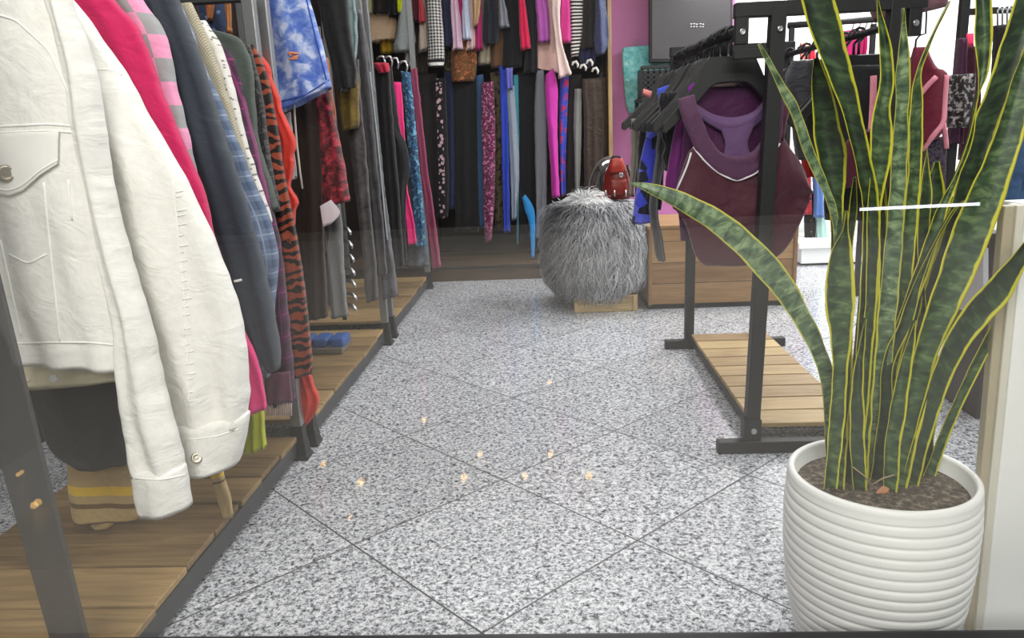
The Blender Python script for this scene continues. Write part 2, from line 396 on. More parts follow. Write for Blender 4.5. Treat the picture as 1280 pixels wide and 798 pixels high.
# left edge: a narrow, half-transparent grey strip just inside the pane
def strip_mat():
    t = NT('grey_strip'); tr = t.n('ShaderNodeBsdfTransparent', I={'Color': (.55, .55, .56)}); mx = t.n('ShaderNodeMixShader', I={0: .48})
    t.P(Base_Color=lin('#5a5856'), Roughness=.35)
    t.set(mx.inputs[1], tr.outputs[0]); t.set(mx.inputs[2], t.b.outputs[0]); t.t.links.new(mx.outputs[0], t.out.inputs['Surface']); return t.m
bm = bmesh.new(); quad_bar(bm, [(-190, -90), (-112, -90), (112, 820), (68, 820)], 1.345, 1.357); struct('trim_6', bm, strip_mat())
# what the pane mirrors: the mall passage outside, an unlit shopfront across it
bm = bmesh.new(); add_box(bm, (-6, -6.5, -.06), (7, 1.28, -.001)); struct('floor_outside', bm, solid('mall_floor', '#b9b6b0', .35, var=.05, scale=3))
bm = bmesh.new(); add_box(bm, (-6, -6.7, 0), (7, -6.5, 3.3)); struct('wall_outside', bm, solid('mall_front', '#171618', .5, var=.1, scale=2))
bm = bmesh.new(); add_box(bm, (-6, -6.5, 0), (7, -6.44, .10)); struct('baseboard_outside', bm, solid('mall_base', '#8b8984', .4))

# ------------------------------------------------------------------ left garment racks
M_plank = wood('pallet_plank', '#a98c60', '#665033', 'X', .8, .6, island=True)
M_plank2 = wood('rack_plank', '#c0a473', '#8d7047', 'X', 1.0, .6, island=True)
def left_rack(name, y0, y1, label, railz):
    t = thing(name, (-1.3, (y0+y1)/2, 0), label, 'clothes rack', 'garment racks along the left side')
    for y in (y0, y1):
        for x in ((-1.62,) if y < 1.5 else (-.985, -1.62)):
            bm = bmesh.new(); add_box(bm, (x-.02, y-.02, .10), (x+.02, y+.02, railz)); p = bmobj('post', bm, M_tube, t, bevel=.003)
            bm = bmesh.new()
            add_lathe(bm, [(.052, 0), (.052, .012), (.044, .018), (.038, .07), (.034, .075), (.033, .13), (.029, .134)], (x, y), 4); bmesh.ops.rotate(bm, verts=bm.verts, cent=(x, y, 0), matrix=Matrix.Rotation(math.pi/4, 3, 'Z'))
            bmobj('foot', bm, M_black, t, bevel=.002)
        bm = bmesh.new(); add_bar(bm, (-.985, y, railz-.02), (-1.62, y, railz-.02), .04, .04); bmobj('crossbar', bm, M_dgrey, t, bevel=.003)
    bm = bmesh.new(); add_tube(bm, [(-1.3, y0, railz-.05), (-1.3, y1, railz-.05)], .014, 12); bmobj('rail', bm, M_dgrey, t, True)
    for x in (-1.0, -1.62):
        bm = bmesh.new(); add_box(bm, (x-.012, y0+.02, .018), (x+.012, y1-.02, .078)); bmobj('side_rail', bm, M_dgrey, t, bevel=.002)
    bm = bmesh.new(); n = int((y1-y0-.06)/.17); s = (y1-y0-.05)/n; rnd = random.Random(int(y0*100))
    for k in range(n):
        j = rnd.uniform(-.006, .006); z = rnd.uniform(-.003, .003)
        add_box(bm, (-1.64, y0+.025+k*s+.004, .079+z), (-.988+j, y0+.025+(k+1)*s-.004, .098+z))
    bmobj('slat_shelf', bm, M_plank, t, bevel=.003)
    return t
left_rack('garment_rack', 1.40, 2.70, 'left garment rack nearest the glass, wooden slat base under the white denim jackets', 1.68)
left_rack('garment_rack', 2.83, 4.31, 'middle garment rack on the left, slat base below the blue shorts and grey jeans', 2.45)
left_rack('garment_rack', 4.47, 5.95, 'far left garment rack in the back corner, holding leggings', 2.45)

# ------------------------------------------------------------------ garments on the near left rack
G1 = 'clothes on the near left rack'
M_denim = fabric('white_denim', '#f1efe9', crease=.34, sheen=.05, rough=.8)
M_stitch = solid('white_thread', '#f6f4ee', .8)
def body(y, xr, z0, z1, mat, parent, t=.06, xl=-1.58, seed=0, hem=None):
    """the hidden main part of a garment hanging on the rail: shoulders, chest, hem"""
    xc = (xl+xr)/2
    k = [((xc-.07, y, z0+.10), (xc+.07, y, z0+.10), .6), ((xl+.06, y, z0+.03), (xr-.06, y, z0+.03), .9), ((xl+.01, y, z0-.05), (xr-.01, y, z0-.05), 1), ((xl, y, (z0+z1)/2), (xr, y, (z0+z1)/2), 1.1), ((xl-.01, y, z1), (xr+.01, y, z1), 1.1)]
    return sheet('body', k, t=t, mat=mat, parent=parent, folds=3, amp=.01, seed=seed)
# jacket A
yA = 1.60
jA = thing('denim_jacket', (-1.15, yA, .6), 'white denim jacket at the front of the left rack, chest pocket flap facing the glass', 'jacket', G1)
bA = sheet('body', [(-150, -60, 48, -40, .8), (-120, 0, 66, 10), (-95, 90, 100, 90, 1.1), (-60, 200, 126, 200, 1.15), (-28, 300, 143, 310, 1.1), (2, 395, 160, 410), (13, 423, 162, 429, .95), (16, 430, 163, 438, 1.0), (22, 453, 164, 463, .9)], y=yA, t=.075, mat=M_denim, parent=jA, folds=2.6, amp=.010, seed=3, n=64, res=.012)
sheet('back_hem', [(20, 380, 150, 380), (28, 455, 160, 462), (32, 489, 158, 476)], y=yA+.06, t=.016, mat=fabric('denim_inside', '#d8cfb4', crease=.3), parent=jA, folds=1.2, amp=.004, seed=5)
sA = sheet('sleeve', [(52, -20, 78, -22, .6), (72, 40, 98, 35, .9), (84, 95, 116, 92), (95, 160, 127, 160, 1.1), (109, 240, 138, 240), (126, 320, 159, 320), (144, 400, 184, 400), (149, 480, 202, 480), (160, 548, 220, 545), (168, 592, 229, 589)], y=yA+.005, t=.08, mat=M_denim, parent=jA, folds=1.6, amp=.010, seed=8, n=48, pw=.85, res=.012)
cA = sheet('cuff', [(166, 588, 231, 585), (170, 617, 235, 613), (176, 643, 238, 633)], y=yA+.003, t=.092, mat=M_denim, parent=jA, folds=1.3, amp=.006, seed=8, n=40, pw=.85, res=.012)
bv = bvh_of(bA)
for q in ([(10, 430), (60, 428), (110, 428), (162, 433)], [(-40, 168), (20, 165), (60, 163), (96, 166)], [(-40, 160), (20, 157), (60, 155), (98, 158)], [(55, 228), (62, 300), (68, 360), (75, 427)], [(1, 300), (12, 350), (27, 420)],
          [(98, 92), (104, 150), (118, 215)], [(85, 225), (90, 275)], [(12, 318), (35, 330), (58, 318)], [(-30, 10), (20, 25), (60, 62), (92, 128)]):
    seam('seam', bv, q, .0022, M_stitch, jA)
def patch(name, bv, outline, thick, mat, parent, lift=.004):
    """a flat cloth piece (pocket flap) lying on a surface: outline in picture points projected on it, given thickness"""
    pts = [on_surface(bv, x, y, lift) for x, y in outline]; pts = [p for p in pts if p is not None]
    bm = bmesh.new(); c = sum(pts, Vector())/len(pts); dirn = (EYEP-c).normalized(); n = len(outline)
    cx, cy = sum(p[0] for p in outline)/n, sum(p[1] for p in outline)/n
    a = [bm.verts.new(on_surface(bv, x, y, lift) or c) for x, y in outline]; prev = a
    for f, h in ((1, .75), (.96, 1), (.8, 1), (.6, 1), (.4, 1), (.2, 1)):
        ring = [bm.verts.new((on_surface(bv, cx+(x-cx)*f, cy+(y-cy)*f, lift) or c) + dirn*thick*h) for x, y in outline]
        for k in range(n): bm.faces.new((prev[k], prev[(k+1) % n], ring[(k+1) % n], ring[k]))
        prev = ring
    bm.faces.new(prev); bm.faces.new(a[::-1])
    return bmobj(name, bm, mat, parent, True)
def dense(pts, step=8):
    out = []
    for (a, b), (c, d) in zip(pts, pts[1:]+pts[:1]):
        m = max(1, int(math.hypot(c-a, d-b)/step)); out += [(a+(c-a)*j/m, b+(d-b)*j/m) for j in range(m)]
    return out
fl = patch('pocket_flap', bv, dense([(-40, 168), (0, 167), (40, 165), (74, 164), (73, 205), (52, 219), (30, 238), (12, 245), (-8, 240), (-30, 222)]), .006, M_denim, jA)
bvf = bvh_of(fl, bA)
seam('seam', bvf, [(72, 200), (50, 213), (28, 232), (10, 239), (-8, 234)], .002, M_stitch, fl)
def button(px, py, bv, r, mat, parent, name='button'):
    p = on_surface(bv, px, py, 0)
    if p is None: return
    bm = bmesh.new(); add_disc(bm, p, (EYEP-p), r, .006); tag(bmobj(name, bm, mat, parent, True), 'round silver metal button')
button(8, 217, bvf, .0175, solid('old_nickel', '#a79f90', .35, .9), jA)
bvh_ = bvh_of(bpy.data.objects['back_hem']); button(67, 473, bvh_, .009, solid('snap_white', '#dfe0e2', .25), jA); button(35, 474, bvh_, .006, solid('bone', '#cfc6b0', .5), jA)
bv = bvh_of(sA, cA); seam('seam', bv, [(169, 598), (200, 600), (231, 594)], .002, M_stitch, jA)
# jacket B
yB = 1.75
jB = thing('denim_jacket', (-1.2, yB, .6), 'second white denim jacket directly behind the front one, wide sleeve with button cuff', 'jacket', G1)
body(yB+.03, -1.06, 1.45, .78, M_denim, jB, .07, -1.62, 4)
sB = sheet('sleeve', [(40, -35, 48, -38, .5), (60, 10, 92, 2, .7), (80, 60, 132, 60), (105, 100, 155, 92, 1.05), (112, 160, 189, 152, 1.1), (118, 220, 230, 220, 1.1), (130, 300, 265, 292, 1.1), (150, 370, 293, 362, 1.1), (178, 440, 309, 430, 1.05), (205, 500, 312, 488), (222, 543, 308, 530)], y=yB, t=.10, mat=M_denim, parent=jB, folds=2.0, amp=.012, seed=12, n=56, pw=.8, res=.012)
cB = sheet('cuff', [(216, 533, 311, 518), (223, 562, 306, 551), (231, 592, 297, 579)], y=yB-.003, t=.114, mat=M_denim, parent=jB, folds=1.4, amp=.006, seed=12, n=44, pw=.8, res=.012)
bv = bvh_of(sB, cB)
for q in ([(216, 225), (224, 300), (231, 380), (235, 450), (236, 510)], [(232, 550), (270, 546), (308, 533)], [(118, 88), (135, 86), (152, 94)]):
    seam('seam', bv, q, .0014, M_stitch, jB)
for k in range(24):     # puckers along the twisted sleeve seam
    v = (k+random.Random(k).uniform(-.3, .3))/23; q_ = random.Random(k+50).uniform(3, 10); seam('pucker', bv, [(222+15*v-2, 238+262*v), (222+15*v+q_, 236+262*v)], .0017, M_denim, jB, 2)
button(246, 573, bv, .0135, solid('old_nickel', '#a79f90', .35, .9), jB)

def garment(name, label, cat, y, mat, keys, group=G1, t=.05, folds=2, amp=.010, seed=None, part='sleeve', bodyspec=None, **kw):
    """bodyspec (right x, shoulder z, hem z) adds the rest of a jacket beside its traced sleeve; without it the garment is one mesh"""
    sd = seed if seed is not None else int(abs(keys[0][0])*3+y*100) % 977
    if bodyspec:
        xr, z0, z1 = bodyspec
        r = thing(name, (-1.3, y, z1), label, cat, group)
        body(y, xr, z0, z1, mat, r, min(t, .028), -1.57, sd)
        sheet(part, keys, y=y, t=t, mat=mat, parent=r, folds=folds, amp=amp, seed=sd, **kw)
        return r
    o = sheet(name, keys, y=y, t=t, mat=mat, folds=folds, amp=amp, seed=sd, **kw)
    return tag(o, label, cat, group)

garment('shirt', 'charcoal shirt with rounded hem hanging below the front white jacket', 'shirt', 1.82, fabric('charcoal', '#2e2b2a', crease=.25),
        [(-60, 330, 140, 330), (0, 420, 150, 420), (30, 480, 153, 480), (52, 535, 158, 535), (68, 568, 162, 562), (98, 588, 160, 580, .8)], t=.05, folds=1.5, amp=.008)
M_stripe = fabric('tan_knit', '#b59b6c', 'bands', '#e2b93a', '#6e5535', .5, crease=.3)
sw = thing('sweater', (-1.2, 1.93, .3), 'tan knit sweater with a yellow and a brown stripe, hem showing below the charcoal shirt', 'sweater', G1)
sheet('body', [(-10, 320, 150, 320), (50, 450, 165, 450), (82, 560, 176, 560), (86, 600, 178, 600), (90, 640, 180, 640), (94, 652, 176, 646)], y=1.93, t=.06, mat=M_stripe, parent=sw, folds=1.4, amp=.006, seed=31)
sheet('hem_tip', [(98, 640, 166, 632), (112, 655, 148, 650), (121, 664, 134, 662, .6)], y=1.925, t=.03, mat=fabric('tan_plain', '#b59b6c', crease=.3), parent=sw, folds=1, amp=.002, seed=32)
sheet('sleeve', [(252, 470, 268, 468), (258, 560, 274, 558), (264, 595, 280, 592), (272, 622, 287, 618), (281, 650, 292, 646, .7)], y=1.93, t=.035, mat=fabric('tan_knit_cuff', '#b59b6c', 'bands', '#e2b93a', '#6e5535', .22, crease=.3), parent=sw, folds=1, amp=.004, seed=33, pw=.9)
pk = '#cf2560'
garment('jacket', 'hot pink corduroy jacket behind the second white denim jacket', 'jacket', 1.95, fabric('pink_twill', pk, crease=.5),
        [(70, -30, 118, -34, .6), (88, 5, 142, 2), (100, 35, 170, 32), (118, 75, 188, 75), (140, 130, 207, 128), (165, 190, 232, 190), (190, 240, 254, 240), (215, 300, 268, 300), (240, 380, 292, 375)], t=.07, bodyspec=(-1.12, 1.45, .80), folds=2.2)
garment('blouse', 'bright pink top whose hem shows between the white cuff and the plum tartan shirt', 'top', 2.10, fabric('rose', '#ee3f86', crease=.3),
        [(262, 390, 292, 390), (275, 440, 318, 440), (292, 480, 327, 476), (296, 518, 333.5, 512)], t=.045, folds=2)
garment('skirt', 'lime yellow skirt hem hanging lowest under the pink top', 'skirt', 2.20, fabric('lime', '#b9c02a', crease=.3),
        [(270, 440, 312, 440), (300, 500, 326, 498), (306, 540, 331, 536), (309, 566, 333, 559)], t=.05, folds=2.2)
garment('sweatshirt', 'grey and pale pink colour-block sweatshirt behind the hot pink jacket', 'sweatshirt', 2.06, fabric('blockknit', '#f0a0c4', 'blocks', '#a3a3a5', s=.118, crease=.3),
        [(128, -30, 160, -32, .6), (140, 5, 178, 3), (158, 35, 200, 34), (172, 75, 212, 72), (186, 120, 221, 118), (200, 165, 233, 164), (212, 205, 241, 202), (228, 260, 252, 258), (248, 330, 268, 328)], t=.07, bodyspec=(-1.12, 1.46, .75), folds=1.5, amp=.008)
garment('coat', 'long charcoal blue coat with a thin white sleeve mark beside the sweatshirt', 'coat', 2.18, fabric('slate', '#343b46', crease=.3, rough=.7),
        [(172, -35, 205, -38, .6), (182, 5, 222, 0), (196, 50, 240, 45), (212, 105, 258, 100), (230, 165, 277, 160), (248, 225, 296, 218), (266, 290, 316, 285), (284, 350, 332, 345), (304, 405, 344, 402), (322, 445, 350, 440), (336, 466, 350, 460, .6)], t=.08, bodyspec=(-1.11, 1.46, .62), folds=1.8)
_b = bvh_of(*[o for o in C.objects if o.parent and o.parent.get('label', '').startswith('long charcoal')])
seam('sleeve_mark', _b, [(293, 352), (302, 350)], .004, M_stitch, [o for o in C.objects if o.get('label', '').startswith('long charcoal')][0], 2)
garment('shirt', 'blue and grey checked flannel shirt beside the charcoal coat', 'shirt', 2.28, fabric('blue_plaid', '#7f8ca8', 'plaid', '#566580', '#aab6cc', .06),
        [(198, 0, 222, -2, .7), (208, 40, 238, 35), (222, 80, 251, 76), (240, 130, 274, 124), (258, 180, 296, 176), (276, 235, 318, 230), (300, 285, 339, 280), (308, 330, 347.5, 326), (312, 375, 345, 370), (318, 430, 340, 425), (322, 475, 337, 470, .7)], t=.07, bodyspec=(-1.10, 1.44, .70), folds=1.5)
garment('cardigan', 'fine cream cardigan beside the blue checked shirt', 'cardigan', 2.35, fabric('cream_knit', '#c9bfa6', 'knit', '#8d8470', s=.008),
        [(214, 10, 240, 6, .7), (226, 45, 255, 40), (238, 75, 268, 71), (252, 115, 281, 110), (266, 160, 295, 155), (282, 215, 310, 210), (298, 262, 322, 258)], t=.06, bodyspec=(-1.10, 1.40, .80), folds=1.4, amp=.006)
garment('cardigan', 'white crochet lace cardigan beside the cream one', 'cardigan', 2.42, fabric('crochet', '#e4e0da', 'lace', '#7f7a74', s=.011),
        [(232, 32, 258, 28, .7), (244, 55, 273, 52), (256, 85, 285, 82), (268, 130, 296, 127), (282, 180, 308, 176), (298, 230, 324, 226), (314, 272, 338, 268), (320, 282, 339, 279)], t=.06, bodyspec=(-1.10, 1.38, .84), folds=1.4, amp=.006)
garment('shirt', 'plum and black tartan shirt with fringed hem behind the crochet cardigan', 'shirt', 2.49, fabric('plum_tartan', '#4d2142', 'plaid', '#1c151d', '#8a2f6a', .075),
        [(236, 34, 259, 34, .7), (250, 56, 276, 54), (264, 85, 295, 80), (284, 130, 306, 128), (298, 180, 318, 178), (312, 240, 333, 236), (322, 310, 350, 306), (328, 380, 358, 376), (332, 450, 365, 445), (334, 508, 369, 502)], t=.06, bodyspec=(-1.10, 1.36, .60), folds=2, ragged=.0)
fr = thing('fringed_scarf', (-1.0, 2.46, .1), 'pale fringed scarf end hanging beneath the plum tartan shirt', 'scarf', G1)
sheet('cloth', [(331, 470, 362, 466), (333, 506, 366, 502)], y=2.455, t=.02, mat=fabric('mauve_wool', '#77485f', crease=.2), parent=fr, folds=2, amp=.004, seed=2)
for k in range(13):
    x = 334+k*2.5; bm = bmesh.new(); add_tube(bm, [at_y(x, 504, 2.455), at_y(x+random.Random(k).uniform(-1, 1), 520, 2.455)], .0028, 5); bmobj('fringe', bm, fabric('fringe', '#cdb8b4'), fr, True)
garment('blazer', 'dark green-grey tweed blazer between the plum tartan and the black jacket', 'blazer', 2.53, fabric('tweed', '#2a302d', 'heather', '#59635b', s=.006),
        [(228, 38, 262, 36, .7), (240, 44, 296, 46), (262, 62, 309, 64), (288, 90, 315, 88), (298, 135, 318, 132), (306, 180, 323, 178), (320, 230, 338, 226), (334, 266, 348, 262)], t=.07, bodyspec=(-1.08, 1.35, .80), folds=1.4)
garment('jacket', 'black jacket with pale flecked cuff line beside the tweed blazer', 'jacket', 2.58, fabric('black_fleck', '#232124', 'speckle', '#4d4a48', s=.012),
        [(296, 62, 312, 58, .7), (304, 85, 319, 82), (312, 125, 329, 122), (318, 175, 334, 172), (328, 225, 343, 222), (338, 268, 350, 264)], t=.05, bodyspec=(-1.06, 1.34, .80), folds=1.4)
garment('dress', 'rust orange tiger-striped long dress at the end of the near rack', 'dress', 2.635, fabric('tiger', '#8f3f28', 'tiger', '#1b1210', s=.034),
        [(300, 60, 318, 58, .7), (308, 80, 328, 78), (314, 120, 339, 118), (322, 170, 347, 168), (332, 220, 355, 218), (345, 275, 366, 272), (350, 330, 376, 328), (354, 385, 384, 382), (359, 435, 389, 432), (363, 473, 391, 466)], t=.06, bodyspec=(-1.08, 1.34, .55), folds=1.5, amp=.008)
rr = garment('blouse', 'red blouse with ruffled sleeve hanging last on the near rack', 'blouse', 2.765, fabric('red_crepe', '#d23a2e', crease=.4),
        [(306, 60, 318, 60, .7), (318, 82, 337, 86), (328, 110, 347, 112), (334, 145, 357, 146), (340, 172, 371, 182), (343, 195, 368, 196), (346, 225, 364, 222), (349, 250, 370, 250), (352, 274, 370, 270), (352, 330, 368, 330), (356, 400, 378, 400), (362, 460, 388, 460), (368, 498, 399, 506), (372, 536, 382, 533, .6)], t=.055, bodyspec=(-1.10, 1.33, .60), folds=3, amp=.014, edge=.014)

# ------------------------------------------------------------------ garments on the middle left rack
G2 = 'clothes on the middle left rack'
sh = thing('shorts', (-1.0, 3.15, 1.2), 'blue tie-dyed shorts hanging high on the middle left rack', 'shorts', G2)
M_tie = fabric('tie_dye', '#4f6cc0', 'blotch', '#7690d2', '#c3cdea', .06, crease=.3)
o = sheet('cloth', [(314, -22, 372, -42), (318, 12, 384, -8), (330, 70, 400, 45), (343, 122, 411, 96), (349, 143, 413, 110)], y=3.12, t=.10, mat=M_tie, parent=sh, folds=1.8, amp=.010, seed=7, n=48)
bv = bvh_of(o); seam('hem_seam', bv, [(346, 128), (380, 120), (411, 100)], .003, solid('blue_thread', '#2e4796', .8), sh)
seam('side_seam', bv, [(383, 0), (395, 50), (408, 100)], .003, solid('blue_thread', '#2e4796', .8), sh)
for q in ([(361, 66), (373, 67)], [(362, 74), (372, 73)], [(361, 66), (364, 70)], [(373, 70), (366, 72)]): seam('orange_logo', bv, q, .0045, solid('orange_print', '#d98a62', .7), sh, 2)
wt = sheet('paper_tag', [(353, 145, 363, 140), (358, 190, 368, 188), (361, 225, 371, 224)], y=3.2, t=.006, mat=solid('paper', '#cfccd2', .7, var=.03), folds=.5, amp=.003, flat=True)
tag(wt, 'long white paper swing tag hanging under the blue shorts', 'tag', None)
bm = bmesh.new(); add_tube(bm, [at_y(x, y, 3.16) for x, y in [(367, 100), (368, 140), (371, 180), (375, 215), (378, 236)]], .0045, 6)
tag(bmobj('drawstring', bm, fabric('cord', '#d8d0c2'), None, True), 'thin white drawstring dangling beside the paper tag', 'cord')
def g2(name, label, cat, y, mat, keys, **kw): return garment(name, label, cat, y, mat, keys, group=kw.pop('group', G2), **kw)
g2('trousers', 'dark brown trousers behind the white drawstring', 'trousers', 3.32, fabric('espresso', '#30241f', crease=.3), [(360, 40, 388, 35), (368, 130, 396, 125), (374, 200, 402, 198), (378, 300, 405, 295), (386, 400, 410, 396)], t=.06)
g2('trousers', 'taupe trousers left of the red velvet dress', 'trousers', 3.42, fabric('taupe', '#4b3f3a', crease=.3), [(384, 40, 400, 35), (388, 130, 404, 125), (392, 200, 412, 198), (396, 300, 415, 295), (400, 385, 416, 380)], t=.05)
g2('dress', 'crimson crushed velvet dress hanging below the blue shorts', 'dress', 3.34, fabric('crushed_velvet', '#40090f', 'blotch', '#6d1420', '#a82a3c', s=.035, rough=.6, sheen=.2, crease=.7), [(376, 60, 402, 50), (386, 125, 413, 115), (392, 165, 420, 155), (399, 215, 430, 205), (406, 258, 437, 252)], t=.07, folds=2.4, amp=.012)
g2('scarf', 'orange floral scarf edge beside the crimson velvet dress', 'scarf', 3.40, fabric('orange_floral', '#b8672a', 'floral', '#5f2d1c', '#e2a64e', .03), [(398, 80, 410, 74), (406, 125, 416, 118), (410, 150, 420, 145), (414, 166, 419, 162, .6)], t=.03)
g2('jacket', 'black jacket hanging between the blue shorts and the pale jeans', 'jacket', 3.62, fabric('black_twill', '#1b1a1c', crease=.4), [(392, -30, 430, -34), (402, 20, 436, 16), (410, 60, 440, 55), (418, 95, 446, 88), (425, 116, 444, 108, .8)], t=.09)
g2('blouse', 'mustard ochre top below the black jacket', 'top', 3.74, fabric('mustard', '#806a2c', 'wash', '#4a3b20', s=.06), [(414, 60, 440, 60), (420, 100, 447, 96), (424, 135, 449, 130), (428, 165, 448, 160)], t=.07)
g2('trousers', 'pale washed blue jeans with torn pocket near the top rail', 'jeans', 3.90, fabric('pale_denim', '#8fa5a4', 'wash', '#5e7478', s=.05), [(427, -34, 444, -36), (431, 0, 444, -2), (433, 20, 446, 20), (435, 50, 447, 50), (438, 70, 446, 68), (440, 82, 444, 80, .5)], t=.05)
g2('trousers', 'light grey marl joggers beside the silver hooks', 'joggers', 3.42, fabric('grey_marl', '#8b8b89', 'heather', '#55565a', s=.006), [(398, 230, 420, 225), (402, 280, 427, 272), (408, 330, 430, 328), (412, 370, 433, 368), (415, 398, 436, 394)], t=.05, folds=1.4)
tg = sheet('price_tag', [(400, 258, 414, 250), (402, 272, 425, 266), (404, 284, 414, 280)], y=3.27, t=.004, mat=solid('tag_card', '#d9cdd4', .7, var=.03), folds=.4, amp=.002, flat=True, edge=0)
tag(tg, 'pale folded price tag above the grey marl joggers', 'tag')
hk = thing('hook_strip', at_y(430, 390, 3.5), 'vertical strip of silver hooks beside the grey marl joggers', 'hooks')
bm = bmesh.new(); add_bar(bm, at_y(424, 270, 3.54), at_y(431, 400, 3.54), .02, .012); bmobj('strip', bm, M_dgrey, hk, bevel=.002)
for i, (x, y) in enumerate([(425, 284), (427, 301), (429, 318), (430, 335), (431, 350), (432, 366), (432, 380)]):
    bm = bmesh.new(); add_tube(bm, [at_y(x-2, y+3, 3.53), at_y(x+4, y+1, 3.50), at_y(x+9, y+2, 3.47), at_y(x+13, y+7, 3.46), at_y(x+13, y+10, 3.46)], [.008, .009, .009, .007, .004], 8); bmobj('hook', bm, M_steel, hk, True)
g2('trousers', 'charcoal washed jeans just right of the silver hooks', 'jeans', 3.80, fabric('charcoal_denim', '#55504f', 'wash', '#2c2a2c', s=.05), [(426, 80, 448, 76), (432, 140, 452, 135), (440, 200, 458, 198), (448, 270, 464, 268), (454, 330, 470, 328), (458, 378, 473, 374)], t=.06, folds=1.5)
g2('trousers', 'dark grey straight jeans beside the charcoal washed ones', 'jeans', 4.0, fabric('grey_denim2', '#4a4648', 'wash', '#333236', s=.06), [(440, 20, 452, 18), (446, 90, 460, 86), (452, 150, 466, 146), (460, 220, 473, 218), (468, 290, 480, 288), (472, 345, 484, 342)], t=.05, folds=1.2)
g2('trousers', 'long faded grey jeans with light side seam, last on the middle rack', 'jeans', 4.2, fabric('grey_denim3', '#67666c', 'wash', '#3a393e', s=.07), [(441, 14, 450, 14), (446, 50, 458, 50), (450, 100, 466, 98), (458, 170, 474, 168), (467, 240, 481, 238), (474, 310, 490, 308), (480, 374, 498, 369)], t=.06, folds=1.3)
bv = bvh_of([o for o in C.objects if o.get('label', '').startswith('long faded grey')][0])
ps = [o for o in C.objects if o.get('label', '').startswith('long faded grey')][0]
seam('side_seam', bv, [(462, 90), (470, 160), (477, 230), (484, 300)], .004, solid('pale_seam', '#a9b4b8', .8), ps)
# things stored on and above the racks
box = thing('storage_box', (-1.45, 3.6, .1), 'low box of small blue packets standing on the middle rack base', 'box')
bm = bmesh.new(); add_box(bm, (-1.52, 3.78, .10), (-1.1, 3.98, .13)); bmobj('tray', bm, solid('box_card', '#6f6a60', .7), box, bevel=.003)
for k in range(4):
    bm = bmesh.new(); add_box(bm, (-1.44+k*.09, 3.80, .125), (-1.365+k*.09, 3.95, .175)); bmobj('packet', bm, solid('packet_blue', '#3c5f9f', .5), box, bevel=.012)
g2('scarf', 'blue patterned scarf hanging high above the tweed blazer', 'scarf', 3.0, fabric('navy_print', '#33405f', 'floral', '#6f8bb5', '#1d2338', .03), [(236, -30, 280, -34), (246, 5, 284, 2), (252, 30, 286, 28), (256, 46, 284, 44)], t=.07)
g2('scarf', 'rust orange scarf hanging in front of the blue patterned one', 'scarf', 2.95, fabric('rust', '#b06a3a', crease=.5), [(252, -30, 270, -32), (257, 0, 268, -2), (260, 12, 266, 12), (261, 26, 264, 26, .6)], t=.04)
g2('scarf', 'orange ribbon scarf hanging right of the blue patterned one', 'scarf', 2.93, fabric('orange_silk', '#b97840', crease=.5), [(278, -30, 290, -32), (282, 0, 288, -2), (284, 22, 288, 22), (285, 42, 288, 42)], t=.02)

# ------------------------------------------------------------------ leggings on the far left rack
G3 = 'leggings on the far left rack'
def g3(*a, **k): return garment(*a, group=G3, **k)
M_bl = fabric('black_jersey', '#1a181b', crease=.3)
g3('leggings', 'black leggings hanging first on the far left rack', 'leggings', 4.95, M_bl, [(469, 86, 487, 84), (474, 150, 491, 148), (480, 220, 497, 218), (486, 300, 503, 298), (488, 335, 506, 333)], t=.06)
g3('leggings', 'black leggings with hot pink side panel on the far left rack', 'leggings', 5.2, fabric('hot_pink', '#e8327c', crease=.2), [(490, 104, 501, 104), (493, 140, 504, 138), (498, 190, 507, 188), (502, 240, 510, 238), (507, 275, 517, 273), (511, 307, 521, 304)], t=.04, folds=1)
g3('leggings', 'charcoal leggings crossing in front of the hot pink pair', 'leggings', 5.12, fabric('charcoal_jersey', '#2a282b', crease=.3), [(478, 88, 490, 86), (482, 120, 494, 120), (486, 160, 500, 162), (494, 180, 508, 182), (498, 210, 512, 212), (499, 240, 508, 236), (498, 290, 507, 290), (500, 330, 509, 330)], t=.035, folds=1)
g3('leggings', 'blue tropical print leggings on the far left rack', 'leggings', 5.45, fabric('blue_tropic', '#3a6d9c', 'blotch', '#1c2b44', '#6ea8c8', .03), [(501, 90, 513, 92), (507, 150, 519, 150), (512, 205, 524, 205), (517, 260, 529, 260), (519, 308, 533, 308)], t=.05, folds=1)
g3('leggings', 'grey tie-dye leggings hem below the blue tropical pair', 'leggings', 5.52, fabric('grey_dye', '#6a7078', 'wash', '#3b4148', s=.05), [(508, 220, 526, 220), (509, 300, 534, 298), (509, 334, 537, 332)], t=.05, folds=1)
g3('leggings', 'dusty mauve leggings, last on the far left rack', 'leggings', 5.7, fabric('mauve_jersey', '#8a3a58', crease=.25), [(513, 88, 521, 86), (519, 150, 528, 148), (526, 215, 535, 213), (534, 275, 544, 273), (541, 336, 551.5, 333)], t=.05, folds=1)
hs = thing('clip_hanger', at_y(495, 80, 5.0), 'chrome clip hangers holding the far left leggings', 'hanger')
for (x, y) in [(477, 80), (486, 80), (494, 82), (505, 86)]:
    bm = bmesh.new(); add_tube(bm, [at_y(x-6, y-6, 5.0), at_y(x-3, y-9, 5.0), at_y(x+2, y-9, 5.0), at_y(x+4, y-3, 5.0), at_y(x+3, y+4, 5.0)], .008, 6); bmobj('hook', bm, M_steel, hs, True)
g3('shorts', 'red waistband of folded shorts clipped above the black leggings', 'shorts', 4.9, fabric('red_rib', '#b3243e'), [(468, 80, 486, 80), (470, 86, 487, 86), (474, 92, 485, 91)], t=.06)

